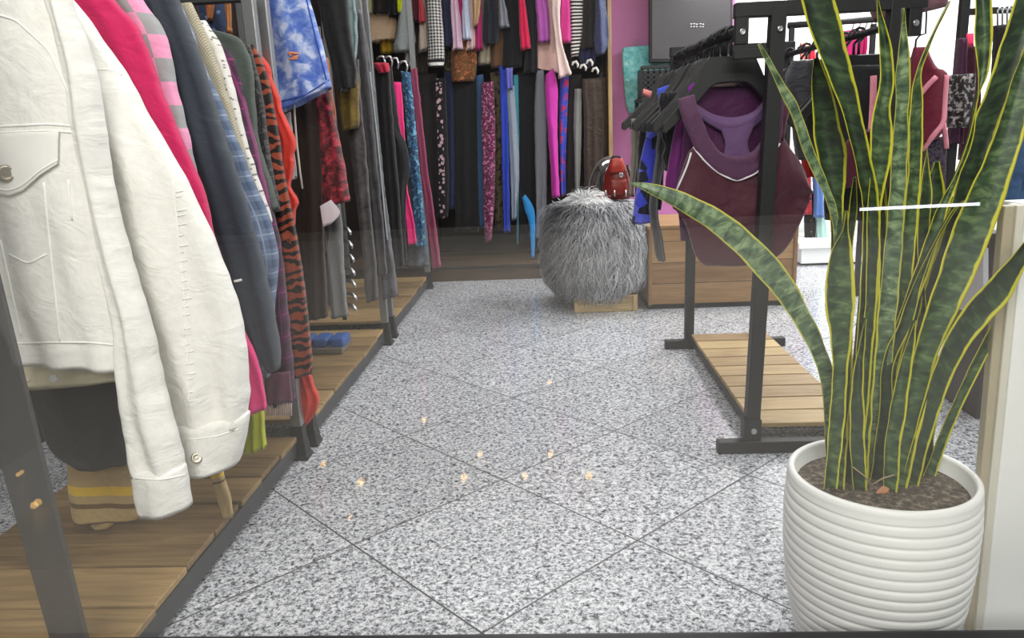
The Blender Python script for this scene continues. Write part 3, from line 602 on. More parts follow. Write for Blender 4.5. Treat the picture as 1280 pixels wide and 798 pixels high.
# ------------------------------------------------------------------ back wall: two rails of clothes
br = thing('wall_clothes_rack', (-.25, 6.7, 0), 'two-tier wall rack full of clothes across the back of the shop', 'clothes rack')
for z in (2.45, 1.74):
    bm = bmesh.new(); add_tube(bm, [(-1.5, 6.72, z), (.48, 6.72, z)], .014, 12); bmobj('rail', bm, M_dgrey, br, True)
for x in (-1.5, .47):
    bm = bmesh.new(); add_box(bm, (x-.02, 6.9, .12), (x+.02, 6.94, 2.6)); bmobj('post', bm, M_dgrey, br, bevel=.003)
    for z in (2.45, 1.74):
        bm = bmesh.new(); add_bar(bm, (x, 6.94, z), (x, 6.7, z), .03, .03); bmobj('bracket', bm, M_dgrey, br, bevel=.003)
bp = thing('low_platform', (-.3, 6.5, 0), 'low dark wooden platform under the back wall clothes', 'platform')
bm = bmesh.new(); add_box(bm, (-1.75, 6.20, .105), (.47, 7.04, .125)); bmobj('deck', bm, wood('deck_wood', '#7a5f40', '#3e2d1c', 'X', 1, .6, .14, 'Y'), bp, bevel=.003)
bm = bmesh.new(); add_box(bm, (-1.74, 6.215, 0), (.46, 6.24, .105)); add_box(bm, (-1.74, 7.0, 0), (.46, 7.03, .105)); bmobj('skirt', bm, wood('skirt_wood', '#57432e', '#2e2116', 'X', 1, .6), bp, bevel=.002)
GU, GL = 'clothes on the upper back rail', 'clothes on the lower back rail'
F = fabric
def up(name, label, cat, y, mat, keys, **k):
    k.setdefault('t', .10); k.setdefault('res', .03); k.setdefault('n', 28); k.setdefault('amp', .014)
    a = keys[0]; w0 = (a[2]-a[0]); m = (a[0]+a[2])/2
    top = [(m-w0*.3-.5, -66, m+w0*.3-.5, -66, .7), (a[0]-.5, -50, a[2]-.5, -50)]
    return garment(name, label, cat, y, mat, top+keys, group=GU, **k)
up('blouse', 'pale lime shirt at the left end of the upper back rail', 'shirt', 6.45, F('pale_lime', '#c9cd92'), [(453, -5, 466, -5), (453, 18, 466, 18)])
up('shirt', 'dark brown shirt beside the pale lime one on the upper rail', 'shirt', 6.42, F('brown_blk', '#2a1e20'), [(467, -5, 485, -5), (467, 18, 484, 18)])
up('shirt', 'black shirt left of the neon yellow strip on the upper rail', 'shirt', 6.40, F('blk1', '#19171a'), [(484, -5, 498, -5), (485, 10, 497, 10), (486, 21, 497, 19)])
up('blouse', 'beige blouse with scalloped lace hem and white cord', 'blouse', 6.50, F('beige_gauze', '#d6b797', crease=.5), [(460, 0, 490, 0), (458, 25, 496, 25), (456, 45, 495, 42), (458, 54, 494, 50)], ragged=.012, folds=5, amp=.012)
up('vest', 'neon yellow vest sliver beside the grey sweatshirt', 'vest', 6.38, F('neon', '#d9e818'), [(496, -5, 503, -5), (497, 8, 502.5, 8), (498, 16, 501, 16)], t=.05)
up('blouse', 'mustard yellow top peeking under the beige lace blouse', 'top', 6.58, F('mustard2', '#c09a1d'), [(474, 20, 491, 20), (475, 52, 491, 50), (476, 68, 491, 66)])
up('sweatshirt', 'light grey marl sweatshirt with wide hem band', 'sweatshirt', 6.43, F('lt_marl', '#aab0b0', 'heather', '#8d9495', s=.008), [(501, -5, 514, -5), (497, 30, 517, 28), (493, 53, 519.5, 50), (492, 55, 519, 53), (492, 66, 518, 64)], folds=1.6)
up('shirt', 'white floral shirt tail below the light grey sweatshirt', 'shirt', 6.56, F('white_floral', '#c9c6c0', 'floral', '#5b5a5e', '#efece6', .05), [(505, 20, 518, 20), (506, 66, 519, 64), (507, 80, 516, 86)])
up('dress', 'maroon dress right of the light grey sweatshirt', 'dress', 6.48, F('maroon1', '#6c2a3a'), [(514, -5, 526, -5), (516, 14, 526, 14), (518, 28, 527, 28)])
up('blouse', 'coral red sleeve left of the gingham trousers', 'top', 6.40, F('coral', '#cf4a58'), [(523, -5, 528, -5), (524, 14, 531, 12), (524, 30, 532, 28)], t=.06)
up('blouse', 'cream sleeve hanging left of the gingham trousers', 'blouse', 6.46, F('cream1', '#d5c5b8'), [(525, 0, 532, 0), (524, 34, 535, 30), (523, 66, 537, 62)], t=.08)
up('jacket', 'dark taupe jacket hem below the cream sleeve', 'jacket', 6.60, F('dktaupe', '#3b322c'), [(517, 20, 536, 20), (518, 64, 536, 62), (518, 95, 534, 93)])
up('trousers', 'black and white gingham trousers on the upper back rail', 'trousers', 6.36, F('gingham', '#dcd9d6', 'gingham', '#15131a', s=.024, crease=.15), [(533, -5, 551, -5), (534, 25, 553, 25), (535, 55, 555, 54), (535, 78, 556, 76)], amp=.006, folds=1)
tag(sheet('trouser_cuff', [(534, 76, 556, 75), (535, 80, 555, 79), (537, 84, 554, 83)], y=6.345, t=.11, mat=F('white_rib', '#eceae6', 'stripe_h', '#16141a', s=.05), folds=1, amp=.003), 'ribbed black and white cuff folded under the gingham trousers', 'sock')
up('shirt', 'navy shirt just right of the gingham trousers', 'shirt', 6.44, F('navy1', '#272b48'), [(552, -5, 562, -5), (554, 30, 565, 28), (556, 60, 567, 58)], t=.09)
up('jacket', 'olive camouflage jacket hem behind the printed brown top', 'jacket', 6.60, F('camo', '#4f4a30', 'blotch', '#332e1f', '#756a47', .05), [(552, 30, 566, 30), (553, 66, 566, 64), (555, 93, 567, 91)])
up('blouse', 'pale lilac pink blouse left of the magenta strip', 'blouse', 6.40, F('lilacpk', '#d7b3c8'), [(563, -5, 572, -5), (564, 25, 576, 24), (566, 50, 578, 48), (566, 64, 579, 62)])
up('dress', 'narrow magenta dress between the lilac and white blouses', 'dress', 6.44, F('magenta0', '#b92f6f'), [(572, -5, 580, -5), (574, 25, 581, 24), (576, 44, 582, 42)], t=.08)
up('blouse', 'pale blue white blouse on the upper back rail', 'blouse', 6.39, F('bluewhite', '#c6cfe4'), [(578, -5, 586, -5), (578, 25, 588, 24), (579, 51, 590, 50)], t=.09)
up('blouse', 'blush pink top right of the pale blue blouse', 'top', 6.43, F('blush', '#e0c2bf'), [(585, 0, 591, 0), (586, 30, 594, 30), (583, 64, 597, 62)], t=.09)
up('blouse', 'tan wrap top right of the blush pink top', 'top', 6.36, F('tan1', '#bd9a72'), [(590, -5, 601, -5), (591, 15, 600, 14), (592, 36, 597, 32)], t=.08)
up('dress', 'raspberry dress right of the tan wrap top', 'dress', 6.41, F('raspberry', '#b0276b'), [(593, 0, 602, 0), (594, 35, 603, 33), (594, 64, 604, 62)], t=.08)
up('blouse', 'brown top with orange tiger print under the blush clothes', 'top', 6.47, F('brown_print', '#7c5530', 'blotch', '#5d3a22', '#b06a40', .035), [(566, 20, 594, 20), (564, 64, 596, 63), (564, 85, 596, 84), (565, 103, 593, 102)], folds=1.4)
up('blouse', 'pale stone top hem left of the brown suede skirt', 'top', 6.52, F('stone', '#aaa08a'), [(598, 20, 614, 20), (598, 55, 615, 54), (597, 82, 615, 80)])
up('shirt', 'navy black shirt with white tag on the upper back rail', 'shirt', 6.40, F('navyblk', '#1a1d28'), [(605, -5, 620, -5), (604, 25, 624, 24), (604, 52, 623, 50), (607, 57, 619, 55)])
up('skirt', 'brown suede skirt below the navy black shirt', 'skirt', 6.50, F('suede', '#6a4b33'), [(612, 10, 634, 10), (612, 50, 636, 48), (614, 86, 634, 84)])
up('shirt', 'mid grey shirt corner right of the navy black shirt', 'shirt', 6.37, F('midgrey', '#83868e'), [(623, -5, 630, -5), (623, 15, 634, 14), (624, 36, 637, 34)], t=.07)
up('dress', 'black dress left of the scarlet sleeve', 'dress', 6.45, F('blk2', '#121116'), [(630, -5, 650, -5), (629, 40, 652, 40), (628, 86, 652, 84)])
up('blouse', 'scarlet pink sleeve on the upper back rail', 'blouse', 6.36, F('scarlet', '#d8174e'), [(648, -5, 656, -5), (649, 30, 660, 29), (651, 64, 664, 61)], t=.09)
up('dress', 'long black dress right of the scarlet sleeve', 'dress', 6.42, F('blk3', '#111319'), [(658, -5, 670, -5), (658, 45, 671, 45), (655, 92, 672, 90)])
up('blouse', 'orchid purple shirt on the upper back rail', 'shirt', 6.38, F('orchid', '#b75cb4'), [(669, -5, 684, -5), (671, 25, 687, 24), (672, 55, 688, 53)])
up('skirt', 'peach skirt with piped hem below the orchid shirt', 'skirt', 6.45, F('peach', '#d9b3a8'), [(674, 20, 694, 20), (672, 55, 697, 54), (671, 82, 698, 88), (672, 86, 697, 91)], folds=1.4)
up('blouse', 'long pale pink flared sleeve in front of the peach skirt', 'blouse', 6.31, F('palepink', '#eacfc9'), [(689, -5, 701, -5), (691, 25, 700, 25), (694, 55, 703, 55), (697, 80, 710, 78), (698, 99, 715, 93)], t=.07, folds=1)
up('dress', 'hot pink straight dress right of the pale pink sleeve', 'dress', 6.37, F('hotpink1', '#d83c92'), [(701, -5, 712, -5), (700, 25, 713, 25), (699, 54, 714, 54)], folds=1)
up('shirt', 'black and white striped shirt on the upper back rail', 'shirt', 6.42, F('bwstripe', '#e4e0da', 'stripe_h', '#131114', s=.026, crease=.15), [(712, -5, 729, -5), (713, 25, 729, 24), (713, 50, 727, 49), (714, 72, 723, 70)], folds=1, amp=.008)
up('skirt', 'black floral skirt under the striped shirt', 'skirt', 6.50, F('blkfloral', '#1a1618', 'floral', '#1a1618', '#8d8074', .045), [(706, 20, 726, 20), (705, 54, 724, 52), (706, 88, 722, 86)])
up('dress', 'near black dress left of the navy satin one', 'dress', 6.40, F('blkbrown', '#211c1a'), [(729, -5, 745, -5), (728, 30, 745, 30), (727, 62, 745, 60)])
up('dress', 'navy satin dress with curved ruffle at the end of the upper rail', 'dress', 6.36, F('satin', '#3a4468', rough=.35, crease=.5), [(744, -5, 757, -5), (744, 20, 759, 20), (743, 40, 761, 40), (743, 58, 760, 56), (746, 70, 755, 68, .7)], folds=1.2, amp=.02)
up('skirt', 'dark navy ruffled skirt hem left of the satin dress', 'skirt', 6.44, F('navy2', '#232446'), [(726, 20, 745, 20), (725, 62, 746, 62), (723, 70, 745, 72), (728, 86, 742, 84)], folds=3, amp=.02)

def lowr(name, label, cat, y, mat, keys, **k):
    k.setdefault('t', .08); k.setdefault('res', .035); k.setdefault('n', 26); k.setdefault('amp', .012); k.setdefault('folds', 1.3)
    return garment(name, label, cat, y, mat, keys, group=GL, **k)
lowr('trousers', 'charcoal trousers at the left end of the lower back rail', 'trousers', 6.58, F('char2', '#332f30'), [(518, 95, 545, 93), (521, 180, 547, 178), (525, 300, 548, 300)])
lowr('trousers', 'black trousers with a column of pale flowers', 'trousers', 6.50, F('flower_col', '#1c181a', 'flowercol', '#c9a9b4', s=.035), [(541, 100, 557, 98), (543, 160, 559, 160), (545, 220, 561, 220), (546, 274, 560, 272)], folds=.8, amp=.006)
lowr('trousers', 'navy trousers right of the flowered black pair', 'trousers', 6.54, F('navy3', '#222746'), [(555, 92, 572, 90), (558, 180, 574, 178), (560, 262, 574, 260)])
lowr('trousers', 'wide black trousers in the middle of the lower back rail', 'trousers', 6.52, F('blk4', '#1b1a1c'), [(566, 104, 596, 102), (568, 180, 597, 180), (570, 290, 599, 290)], folds=2)
lowr('jeans', 'slim blue jeans edge left of the pink print leggings', 'jeans', 6.56, F('slimblue', '#3f5f86'), [(594, 96, 604, 94), (596, 180, 606, 178), (600, 285, 608, 283)])
lowr('leggings', 'pink and black marble print leggings on the lower back rail', 'leggings', 6.46, F('pinkprint', '#8a2b5a', 'blotch', '#140d12', '#cf7fa8', .022), [(602, 105, 617, 103), (602, 160, 619, 160), (604, 220, 619, 220), (605, 270, 617, 270), (606, 303, 614, 302)], folds=1)
lowr('trousers', 'khaki trousers with dark lettering-like print behind the pink leggings', 'trousers', 6.56, F('khaki', '#5f5239', 'speckle', '#1c1915', s=.04), [(613, 92, 628, 90), (617, 180, 629, 180), (619, 285, 629, 285)])
lowr('leggings', 'royal blue leggings on the lower back rail', 'leggings', 6.46, F('royal', '#2b45b8'), [(624, 84, 634, 83), (626, 150, 636, 150), (628, 220, 637, 220), (630, 292, 638, 290)], t=.06)
lowr('leggings', 'short periwinkle leggings folded over right of the royal blue pair', 'leggings', 6.42, F('peri', '#6f70c4'), [(632, 86, 641, 85), (633, 100, 641, 100), (634, 112, 641, 112)], t=.06)
lowr('trousers', 'light grey blue trousers below the periwinkle pair', 'trousers', 6.45, F('ltgrey', '#96a2b2'), [(633, 108, 643, 108), (636, 160, 647, 160), (638, 220, 649, 220), (640, 276, 646, 274)], t=.06)
lowr('leggings', 'narrow teal leggings right of the light grey trousers', 'leggings', 6.50, F('teal1', '#3f95a6'), [(641, 95, 648, 94), (643, 160, 649, 160), (645, 230, 649, 230), (646, 306, 648, 305)], t=.05)
lowr('trousers', 'black trousers between the teal leggings and the grey pair', 'trousers', 6.52, F('blk5', '#15161b'), [(646, 92, 672, 90), (649, 180, 672, 180), (651, 300, 668, 300)], folds=1.8)
lowr('leggings', 'bright azure legging leg hanging lowest left of the grey trousers', 'leggings', 6.40, F('azure', '#2a86c9'), [(653, 248, 657, 244), (656, 262, 667, 260), (662, 285, 669, 283), (664, 324, 668, 324)], t=.04, folds=.6, amp=.004)
lowr('trousers', 'mid grey joggers left of the magenta leggings', 'joggers', 6.44, F('grey5', '#77787f'), [(670, 90, 680, 88), (668, 140, 683, 140), (669, 200, 684, 200), (670, 260, 683, 258), (669, 300, 681, 298)])
lowr('leggings', 'bright magenta leggings on the lower back rail', 'leggings', 6.38, F('magenta1', '#d53cb0', 'heather', '#b52a96', s=.01), [(682, 95, 692, 86), (681, 115, 697, 108), (684, 160, 697, 158), (688, 210, 698, 208), (690, 248, 700, 246)], folds=1)
lowr('leggings', 'royal blue and red print leggings right of the magenta pair', 'leggings', 6.44, F('bluered', '#3345b0', 'blotch', '#3345b0', '#b81f3a', .07), [(700, 98, 711, 96), (699, 150, 709, 150), (700, 200, 707, 200), (701, 246, 707, 244)], t=.06, folds=1)
lowr('trousers', 'black trousers right of the blue and red leggings', 'trousers', 6.50, F('blk6', '#1d1817'), [(707, 96, 726, 94), (706, 170, 724, 170), (708, 250, 722, 250)])
lowr('trousers', 'silver grey trousers between dark pairs near the fur pouf', 'trousers', 6.46, F('silver2', '#8b8c89'), [(718, 112, 727, 112), (717, 150, 727, 150), (718, 200, 726, 200), (719, 245, 724, 245)], t=.05)
lowr('trousers', 'dark brown satin trousers at the right end of the lower back rail', 'trousers', 6.44, F('brownsatin', '#43352c', rough=.5, crease=.6), [(728, 100, 757, 98), (730, 150, 759, 148), (730, 200, 758, 200), (732, 262, 756, 262)], folds=3, amp=.02)
for k, (x, y) in enumerate([(719, 80), (729, 84), (737, 78), (744, 88)]):
    bm = bmesh.new(); p = at_y(x, y, 6.34); add_tube(bm, [p+Vector((-.025, 0, -.01)), p+Vector((-.015, 0, .012)), p+Vector((.008, 0, .018)), p+Vector((.022, 0, -.005)), p+Vector((.018, 0, -.028))], [.007, .010, .011, .010, .006], 8)
    tag(bmobj('hanger_end', bm, solid('white_plastic', '#d9d7cf', .4), None, True), 'curled white plastic hanger end under the navy skirts', 'hanger', 'white hanger ends on the lower back rail')

# ------------------------------------------------------------------ black double rack on the right
rk = thing('garment_rack', (.92, 3.35, 0), 'black double-rail garment rack with low wooden slat base, right of the aisle', 'clothes rack')
def post(y, pts, w):
    a, b = at_y(*pts[0], y), at_y(*pts[1], y); bm = bmesh.new(); add_bar(bm, a, b, w, w); return bmobj('post', bm, M_black, rk, bevel=.003)
YF, YB = 2.69, 4.045
fa, fb = at_y(972.5, 8, YF), at_y(938, 553, YF); ba, bb = at_y(868, 62, YB), at_y(861, 425, YB)
post(YF, [(972.5, 8), (938, 553)], .049); post(YB, [(868, 62), (861, 425)], .047)
off = Vector((.375, 0, 0))
for a, b in ((fa, fb), (ba, bb)):
    bm = bmesh.new(); add_bar(bm, a+off, b+off, .047, .047); bmobj('post', bm, M_black, rk, bevel=.003)
for y, x0, x1 in ((2.665, .585, 1.30), (4.05, .597, 1.235)):
    bm = bmesh.new(); add_box(bm, (x0, y-.022, 0), (x1, y+.022, .046)); bmobj('foot', bm, M_black, rk, bevel=.003)
def bolt(p, d, r=.011, parent=rk):
    bm = bmesh.new(); add_disc(bm, p, d, r, .006); tag(bmobj('bolt', bm, M_steel, parent, True), 'small round steel bolt')
bm = bmesh.new(); add_box(bm, (fb.x-.031, YF-.032, .04), (fb.x+.031, YF+.03, .125)); bmobj('post_socket', bm, M_black, rk, bevel=.003)
bolt(Vector((fb.x+.002, YF-.033, .082)), (0, -1, 0))
pp = at_y(975, 36, YF-.03); bolt(pp, (0, -1, 0), .009)
zt = at_y(972, 11, YF).z
for y, zz in ((YF, zt), (YB, at_y(868, 64, YB).z)):
    bm = bmesh.new(); add_bar(bm, (.615, y, zz), (1.22, y, zz), .045, .045); bmobj('crossbar', bm, M_black, rk, bevel=.003)
bm = bmesh.new(); add_bar(bm, (.615, YF, zt-.135), (.735, YF, zt-.135), .022, .03); bmobj('lower_crossbar', bm, M_black, rk, bevel=.003)
ZR = 1.475
for x in (.638, 1.185):
    bm = bmesh.new(); add_tube(bm, [(x, YF+.01, ZR), (x, YB-.01, ZR+.015)], .013, 12); bmobj('rail', bm, M_black, rk, True)
    for y, zz in ((YF, zt), (YB, at_y(868, 64, YB).z)):
        bm = bmesh.new(); add_box(bm, (x-.021, y-.02, ZR-.05), (x+.021, y+.012, zz+.02)); bmobj('rail_bracket', bm, M_black, rk, bevel=.003)
    bolt(Vector((x, YF-.021, ZR-.012)), (0, -1, 0), .010)
for x in (.742, 1.115):
    bm = bmesh.new(); add_bar(bm, (x, 2.70, .05), (x, 4.03, .05), .022, .035); bmobj('side_rail', bm, M_black, rk, bevel=.002)
bm = bmesh.new(); s = (4.02-2.72)/9
for k in range(9): add_box(bm, (.731, 2.72+k*s+.006, .068), (1.126, 2.72+(k+1)*s-.006, .086))
bmobj('slat_shelf', bm, M_plank2, rk, bevel=.003)

# plastic hangers
def hanger_mesh():
    bm = bmesh.new(); N = 17; T, B = [], []
    tz = lambda a: np.interp(a, [0, .075, .085, .11, .145, .19, .232], [0, 0, -.012, -.065, -.120, -.172, -.218])
    bz = lambda a: np.interp(a, [0, .05, .075, .11, .145, .19, .222, .232], [-.088, -.090, -.105, -.145, -.180, -.222, -.252, -.246])
    xs = sorted(set([round(s*a, 4) for a in (0, .03, .05, .068, .075, .085, .097, .11, .127, .145, .168, .19, .21, .222, .232) for s in (-1, 1)]))
    fr, bk = [], []
    for x in xs:
        a = abs(x); t, b = float(tz(a)), float(bz(a)); row = []
        for (z, yy) in ((t-.004, -.016), (t, -.011), (t, .011), (t-.004, .016), (b+.004, .016), (b, .009), (b, -.009), (b+.004, -.016)): row.append(bm.verts.new((x, yy*(1-.25*a/.232), z)))
        fr.append(row)
    for p, q in zip(fr, fr[1:]):
        for k in range(8): bm.faces.new((p[k], q[k], q[(k+1) % 8], p[(k+1) % 8]))
    bm.faces.new(fr[0]); bm.faces.new(fr[-1][::-1])
    bmesh.ops.recalc_face_normals(bm, faces=bm.faces)
    me = bpy.data.meshes.new('shoulder_bar'); bm.to_mesh(me); bm.free(); me.materials.append(M_blackp)
    bm = bmesh.new(); pts = [(0, 0, -.005), (0, 0, .045)] + [(.022*math.cos(a)-.0, 0, .075+.022*math.sin(a)) for a in [math.radians(v) for v in (-60, -20, 20, 60, 100, 140, 180, 205)]]
    add_tube(bm, pts, .0056, 7); bmesh.ops.recalc_face_normals(bm, faces=bm.faces)
    h = bpy.data.meshes.new('hook'); bm.to_mesh(h); bm.free(); h.materials.append(M_blackp); h.polygons.foreach_set('use_smooth', [True]*len(h.polygons))
    return me, h
HM, HK = hanger_mesh()
def hanger(x, y, z, label, group, tilt=0, sc=1.0):
    r = thing('coat_hanger', (x, y, z), label, 'hanger', group); r.rotation_euler = (0, 0, tilt); r.scale = (sc, 1, 1)
    for n_, me in (('shoulder_bar', HM), ('hook', HK)):
        o = bpy.data.objects.new(n_, me); C.objects.link(o); o.parent = r
    return r
ZH = ZR-.075
rnd = random.Random(4)
hanger(.640, 2.83, ZH+.002, 'large black plastic hanger nearest the glass, carrying the maroon tank top', 'hangers on the left rail of the black rack')
hy = [2.885+.0415*k for k in range(27)]
for y in hy:
    hanger(.640+rnd.uniform(-.012, .012), y, ZH+.003+.011*(y-2.7), 'black plastic hanger on the left rail, behind the maroon tank top', 'hangers on the left rail of the black rack', rnd.uniform(-.13, .13), rnd.uniform(.98, 1.24))
for y in [3.12, 3.20, 3.30, 3.44, 3.58, 3.72, 3.85, 3.96]:
    hanger(1.187+rnd.uniform(-.012, .012), y, ZH+.003+.011*(y-2.7), 'black plastic hanger on the right rail of the black rack, behind the plant', 'hangers on the right rail of the black rack', rnd.uniform(-.08, .08))

# tank top on the nearest hanger: columns run left to right, each (upper point, lower point)
yT = 2.80
tk = thing('tank_top', (.64, yT, .75), 'maroon sports tank top with white piping on the nearest black hanger', 'tank top', 'clothes on the left rail of the black rack')
M_mar = F('maroon_jersey', '#4a1428', crease=.4, rough=.6, sheen=.3); M_yoke = F('mauve_mesh', '#573150', crease=.3, rough=.6); M_lil = F('lilac_mesh', '#6f4f7c', crease=.2, rough=.6)
M_pip = solid('white_piping', '#e3dfe0', .6)
K = lambda *q: q
ft = sheet('front_panel', [(838, 250, 844, 262, .3), (845, 238, 856, 278), (852, 215, 863, 300), (858, 198, 868, 318), (866, 184, 878, 330), (880, 199, 890, 333), (897, 216, 908, 333), (921, 226, 926, 333), (946, 216, 945, 331), (963, 197, 962, 326), (978, 173, 978, 314), (990, 187, 990, 298), (1003, 207, 1001, 275), (1013, 236, 1011, 250, .4)], y=yT-.03, t=.05, mat=M_mar, parent=tk, folds=1.6, amp=.012, seed=5, n=40, pw=.7, res=.014, open_end=False)
yk = sheet('neckline_band', [(847, 126, 868, 120, .6), (853, 148, 874, 140), (861, 168, 880, 156), (868, 186, 886, 172), (880, 200, 897, 187), (898, 217, 908, 193), (921, 227, 921, 196), (945, 217, 938, 191), (963, 198, 952, 175), (975, 175, 958, 155), (978, 150, 962, 135), (980, 128, 964, 118, .6)], y=yT-.033, t=.035, mat=M_yoke, parent=tk, folds=1, amp=.003, seed=6, n=30, res=.014, open_end=False)
sheet('side_band', [(980, 173, 968, 168, .6), (984, 150, 972, 146), (988, 132, 976, 126, .6)], y=yT-.03, t=.03, mat=M_mar, parent=tk, folds=1, amp=.002)
sheet('racer_band', [(860, 122, 868, 140, .6), (884, 139, 888, 156), (905, 146, 907, 166), (925, 146, 925, 166), (944, 137, 946, 156), (960, 118, 966, 132, .6)], y=yT+.06, t=.02, mat=M_lil, parent=tk, folds=1, amp=.003, n=24)
sheet('racer_panel', [(898, 154, 944, 152), (904, 170, 937, 170), (906, 185, 935, 185), (902, 204, 942, 204)], y=yT+.058, t=.018, mat=M_lil, parent=tk, folds=1, amp=.003, n=24)
bv = bvh_of(ft, yk)
for q in ([(866, 184), (860, 205), (853, 222), (846, 238)], [(867, 184), (880, 200), (897, 216), (921, 227), (945, 217), (963, 198), (978, 173)], [(980, 173), (992, 190), (1004, 210), (1013, 228)]):
    seam('piping', bv, q, .0035, M_pip, tk)
GR = 'clothes on the left rail of the black rack'
def gr(*a, **k): return garment(*a, group=GR, **k)
gr('shirt', 'plum purple shirt directly behind the maroon tank top', 'shirt', 2.90, F('plum', '#4c1148', rough=.6), [(870, 112, 960, 108), (862, 125, 962, 122), (856, 150, 960, 150), (852, 190, 960, 190), (846, 240, 960, 240), (850, 300, 955, 300)], t=.04)
gr('shirt', 'purple sleeveless top left of the maroon tank top', 'top', 2.96, F('purple2', '#6a1668', rough=.55), [(846, 150, 880, 150), (838, 190, 882, 190), (832, 225, 884, 225), (830, 250, 884, 250)], t=.05)
gr('shirt', 'red top glimpsed through the tank top armhole', 'top', 3.02, F('red3', '#a61624'), [(880, 130, 905, 128), (880, 170, 905, 170), (880, 220, 905, 220)], t=.04)
gr('blouse', 'black ruffled top hanging left of the purple sleeveless top', 'blouse', 3.06, F('blkruffle', '#171619', crease=.9), [(825, 118, 848, 116), (824, 140, 848, 138), (826, 168, 846, 166), (828, 190, 844, 186), (830, 214, 838, 212)], t=.08, folds=5, amp=.018, edge=.02)
gr('shirt', 'dark grey jersey strip between the ruffled top and the blue print top', 'shirt', 3.16, F('greystrip', '#4a4a4e'), [(822, 150, 834, 150), (820, 190, 831, 188), (816, 225, 827, 222), (812, 262, 822, 260), (818, 310, 830, 310), (822, 326, 832, 326)], t=.05)
gr('shirt', 'cobalt blue and black geometric print top on the black rack', 'top', 3.32, F('geo_blue', '#3a45c4', 'shards', '#16182a', '#5a63d8', .055), [(808, 165, 826, 162), (802, 195, 826, 195), (797, 225, 824, 225), (793, 255, 816, 255), (790, 280, 815, 278)], t=.08, folds=1.4)
gr('shirt', 'black shirt behind the blue geometric print top', 'shirt', 3.58, M_bl, [(800, 150, 830, 150), (797, 190, 830, 190), (798, 240, 828, 240), (800, 262, 826, 262)], t=.08)
gr('shirt', 'thin stone grey top hanging farthest left on the black rack', 'top', 3.80, F('stone2', '#8b8579'), [(789, 150, 797, 150), (789, 185, 797, 185), (788, 215, 795, 215), (786, 245, 792, 244)], t=.06)
tg = sheet('hanger_tag', [(804, 112, 815, 116), (803, 118, 813, 123)], y=3.45, t=.02, mat=solid('coral_tag', '#e58a84', .6), folds=.3, amp=.001, edge=0, n=16); tag(tg, 'small coral pink clip on a black hanger shoulder', 'clip')
gr('scarf', 'bright blue strap bunched on a black hanger neck', 'strap', 3.36, F('cobalt', '#3f58d8', crease=.8), [(822, 113, 836, 108), (822, 120, 838, 116), (823, 126, 832, 124)], t=.05, folds=3, amp=.008)
gr('scarf', 'violet strap bunched on the second black hanger neck', 'strap', 2.90, F('violet', '#7d1690', crease=.8), [(860, 108, 876, 102), (858, 114, 878, 108), (860, 118, 872, 114)], t=.05, folds=3, amp=.006)
GQ = 'clothes on the right rail of the black rack'
def gq(*a, **k): return garment(*a, group=GQ, **k)
gq('shirt', 'black top on the right rail showing between the plant leaves', 'shirt', 2.95, M_bl, [(1062, 84, 1112, 84), (1040, 105, 1130, 105), (1030, 150, 1135, 150), (1030, 230, 1135, 230), (1032, 275, 1130, 275)], t=.06)
gq('tank_top', 'dark camisole with pink strap on the right rail of the black rack', 'camisole', 2.83, F('claret', '#4a1126'), [(1088, 160, 1110, 160), (1060, 175, 1125, 175), (1048, 215, 1130, 215), (1040, 235, 1130, 235)], t=.05)
_s = sheet('strap', [(1088, 96, 1096, 95), (1087, 130, 1095, 130), (1085, 165, 1093, 165)], y=2.78, t=.012, mat=F('pink_strap', '#e58fa0'), folds=.3, amp=.001, edge=0, n=16); tag(_s, 'pale pink shoulder strap hanging between the two left plant leaves', 'strap')
gq('shirt', 'heap of dark satin tops on hangers right of the black post', 'shirt', 3.3, F('darksatin', '#3c3b41', rough=.45, crease=.8), [(990, 78, 1030, 76), (982, 95, 1050, 95), (984, 120, 1052, 120), (990, 150, 1050, 150), (996, 200, 1046, 200)], t=.12, folds=4, amp=.02)
gq('shirt', 'scarlet shirt corner below the dark satin tops', 'shirt', 3.5, F('scarlet2', '#b8141f'), [(1000, 160, 1030, 160), (1002, 200, 1028, 200), (1006, 222, 1024, 220)], t=.06)

# ------------------------------------------------------------------ fur pouf on its wooden crate, counter box
cr = thing('wooden_crate', (.345, 5.2, 0), 'low pale wooden crate under the grey fur pouf', 'crate')
bm = bmesh.new(); add_box(bm, (.137, 4.955, 0), (.553, 5.40, .11)); bmobj('box', bm, wood('crate_wood', '#c9b184', '#94774c', 'X', 1, .6, .055, 'Z'), cr, bevel=.004)
bm = bmesh.new()
for x in (.150, .535): add_box(bm, (x-.012, 4.943, .003), (x+.012, 4.956, .107))
bmobj('cleat', bm, wood('cleat_wood', '#cdb68c', '#a08257', 'Z', 1, .6), cr, bevel=.002)
PC = Vector((.292, 5.17, 0)); ztop = at_y(770, 250, 5.2).z
pf = thing('fur_pouf', (PC.x, PC.y, .11), 'round pouf covered in long shaggy grey fur', 'pouf')
prof = [(.17, .112), (.25, .17), (.300, .28), (.308, .40), (.295, .52), (.265, .62), (.23, ztop-.02), (.19, ztop)]
bm = bmesh.new(); add_lathe(bm, prof, PC, 40); bmobj('seat', bm, F('pouf_base', '#55565a'), pf, True)
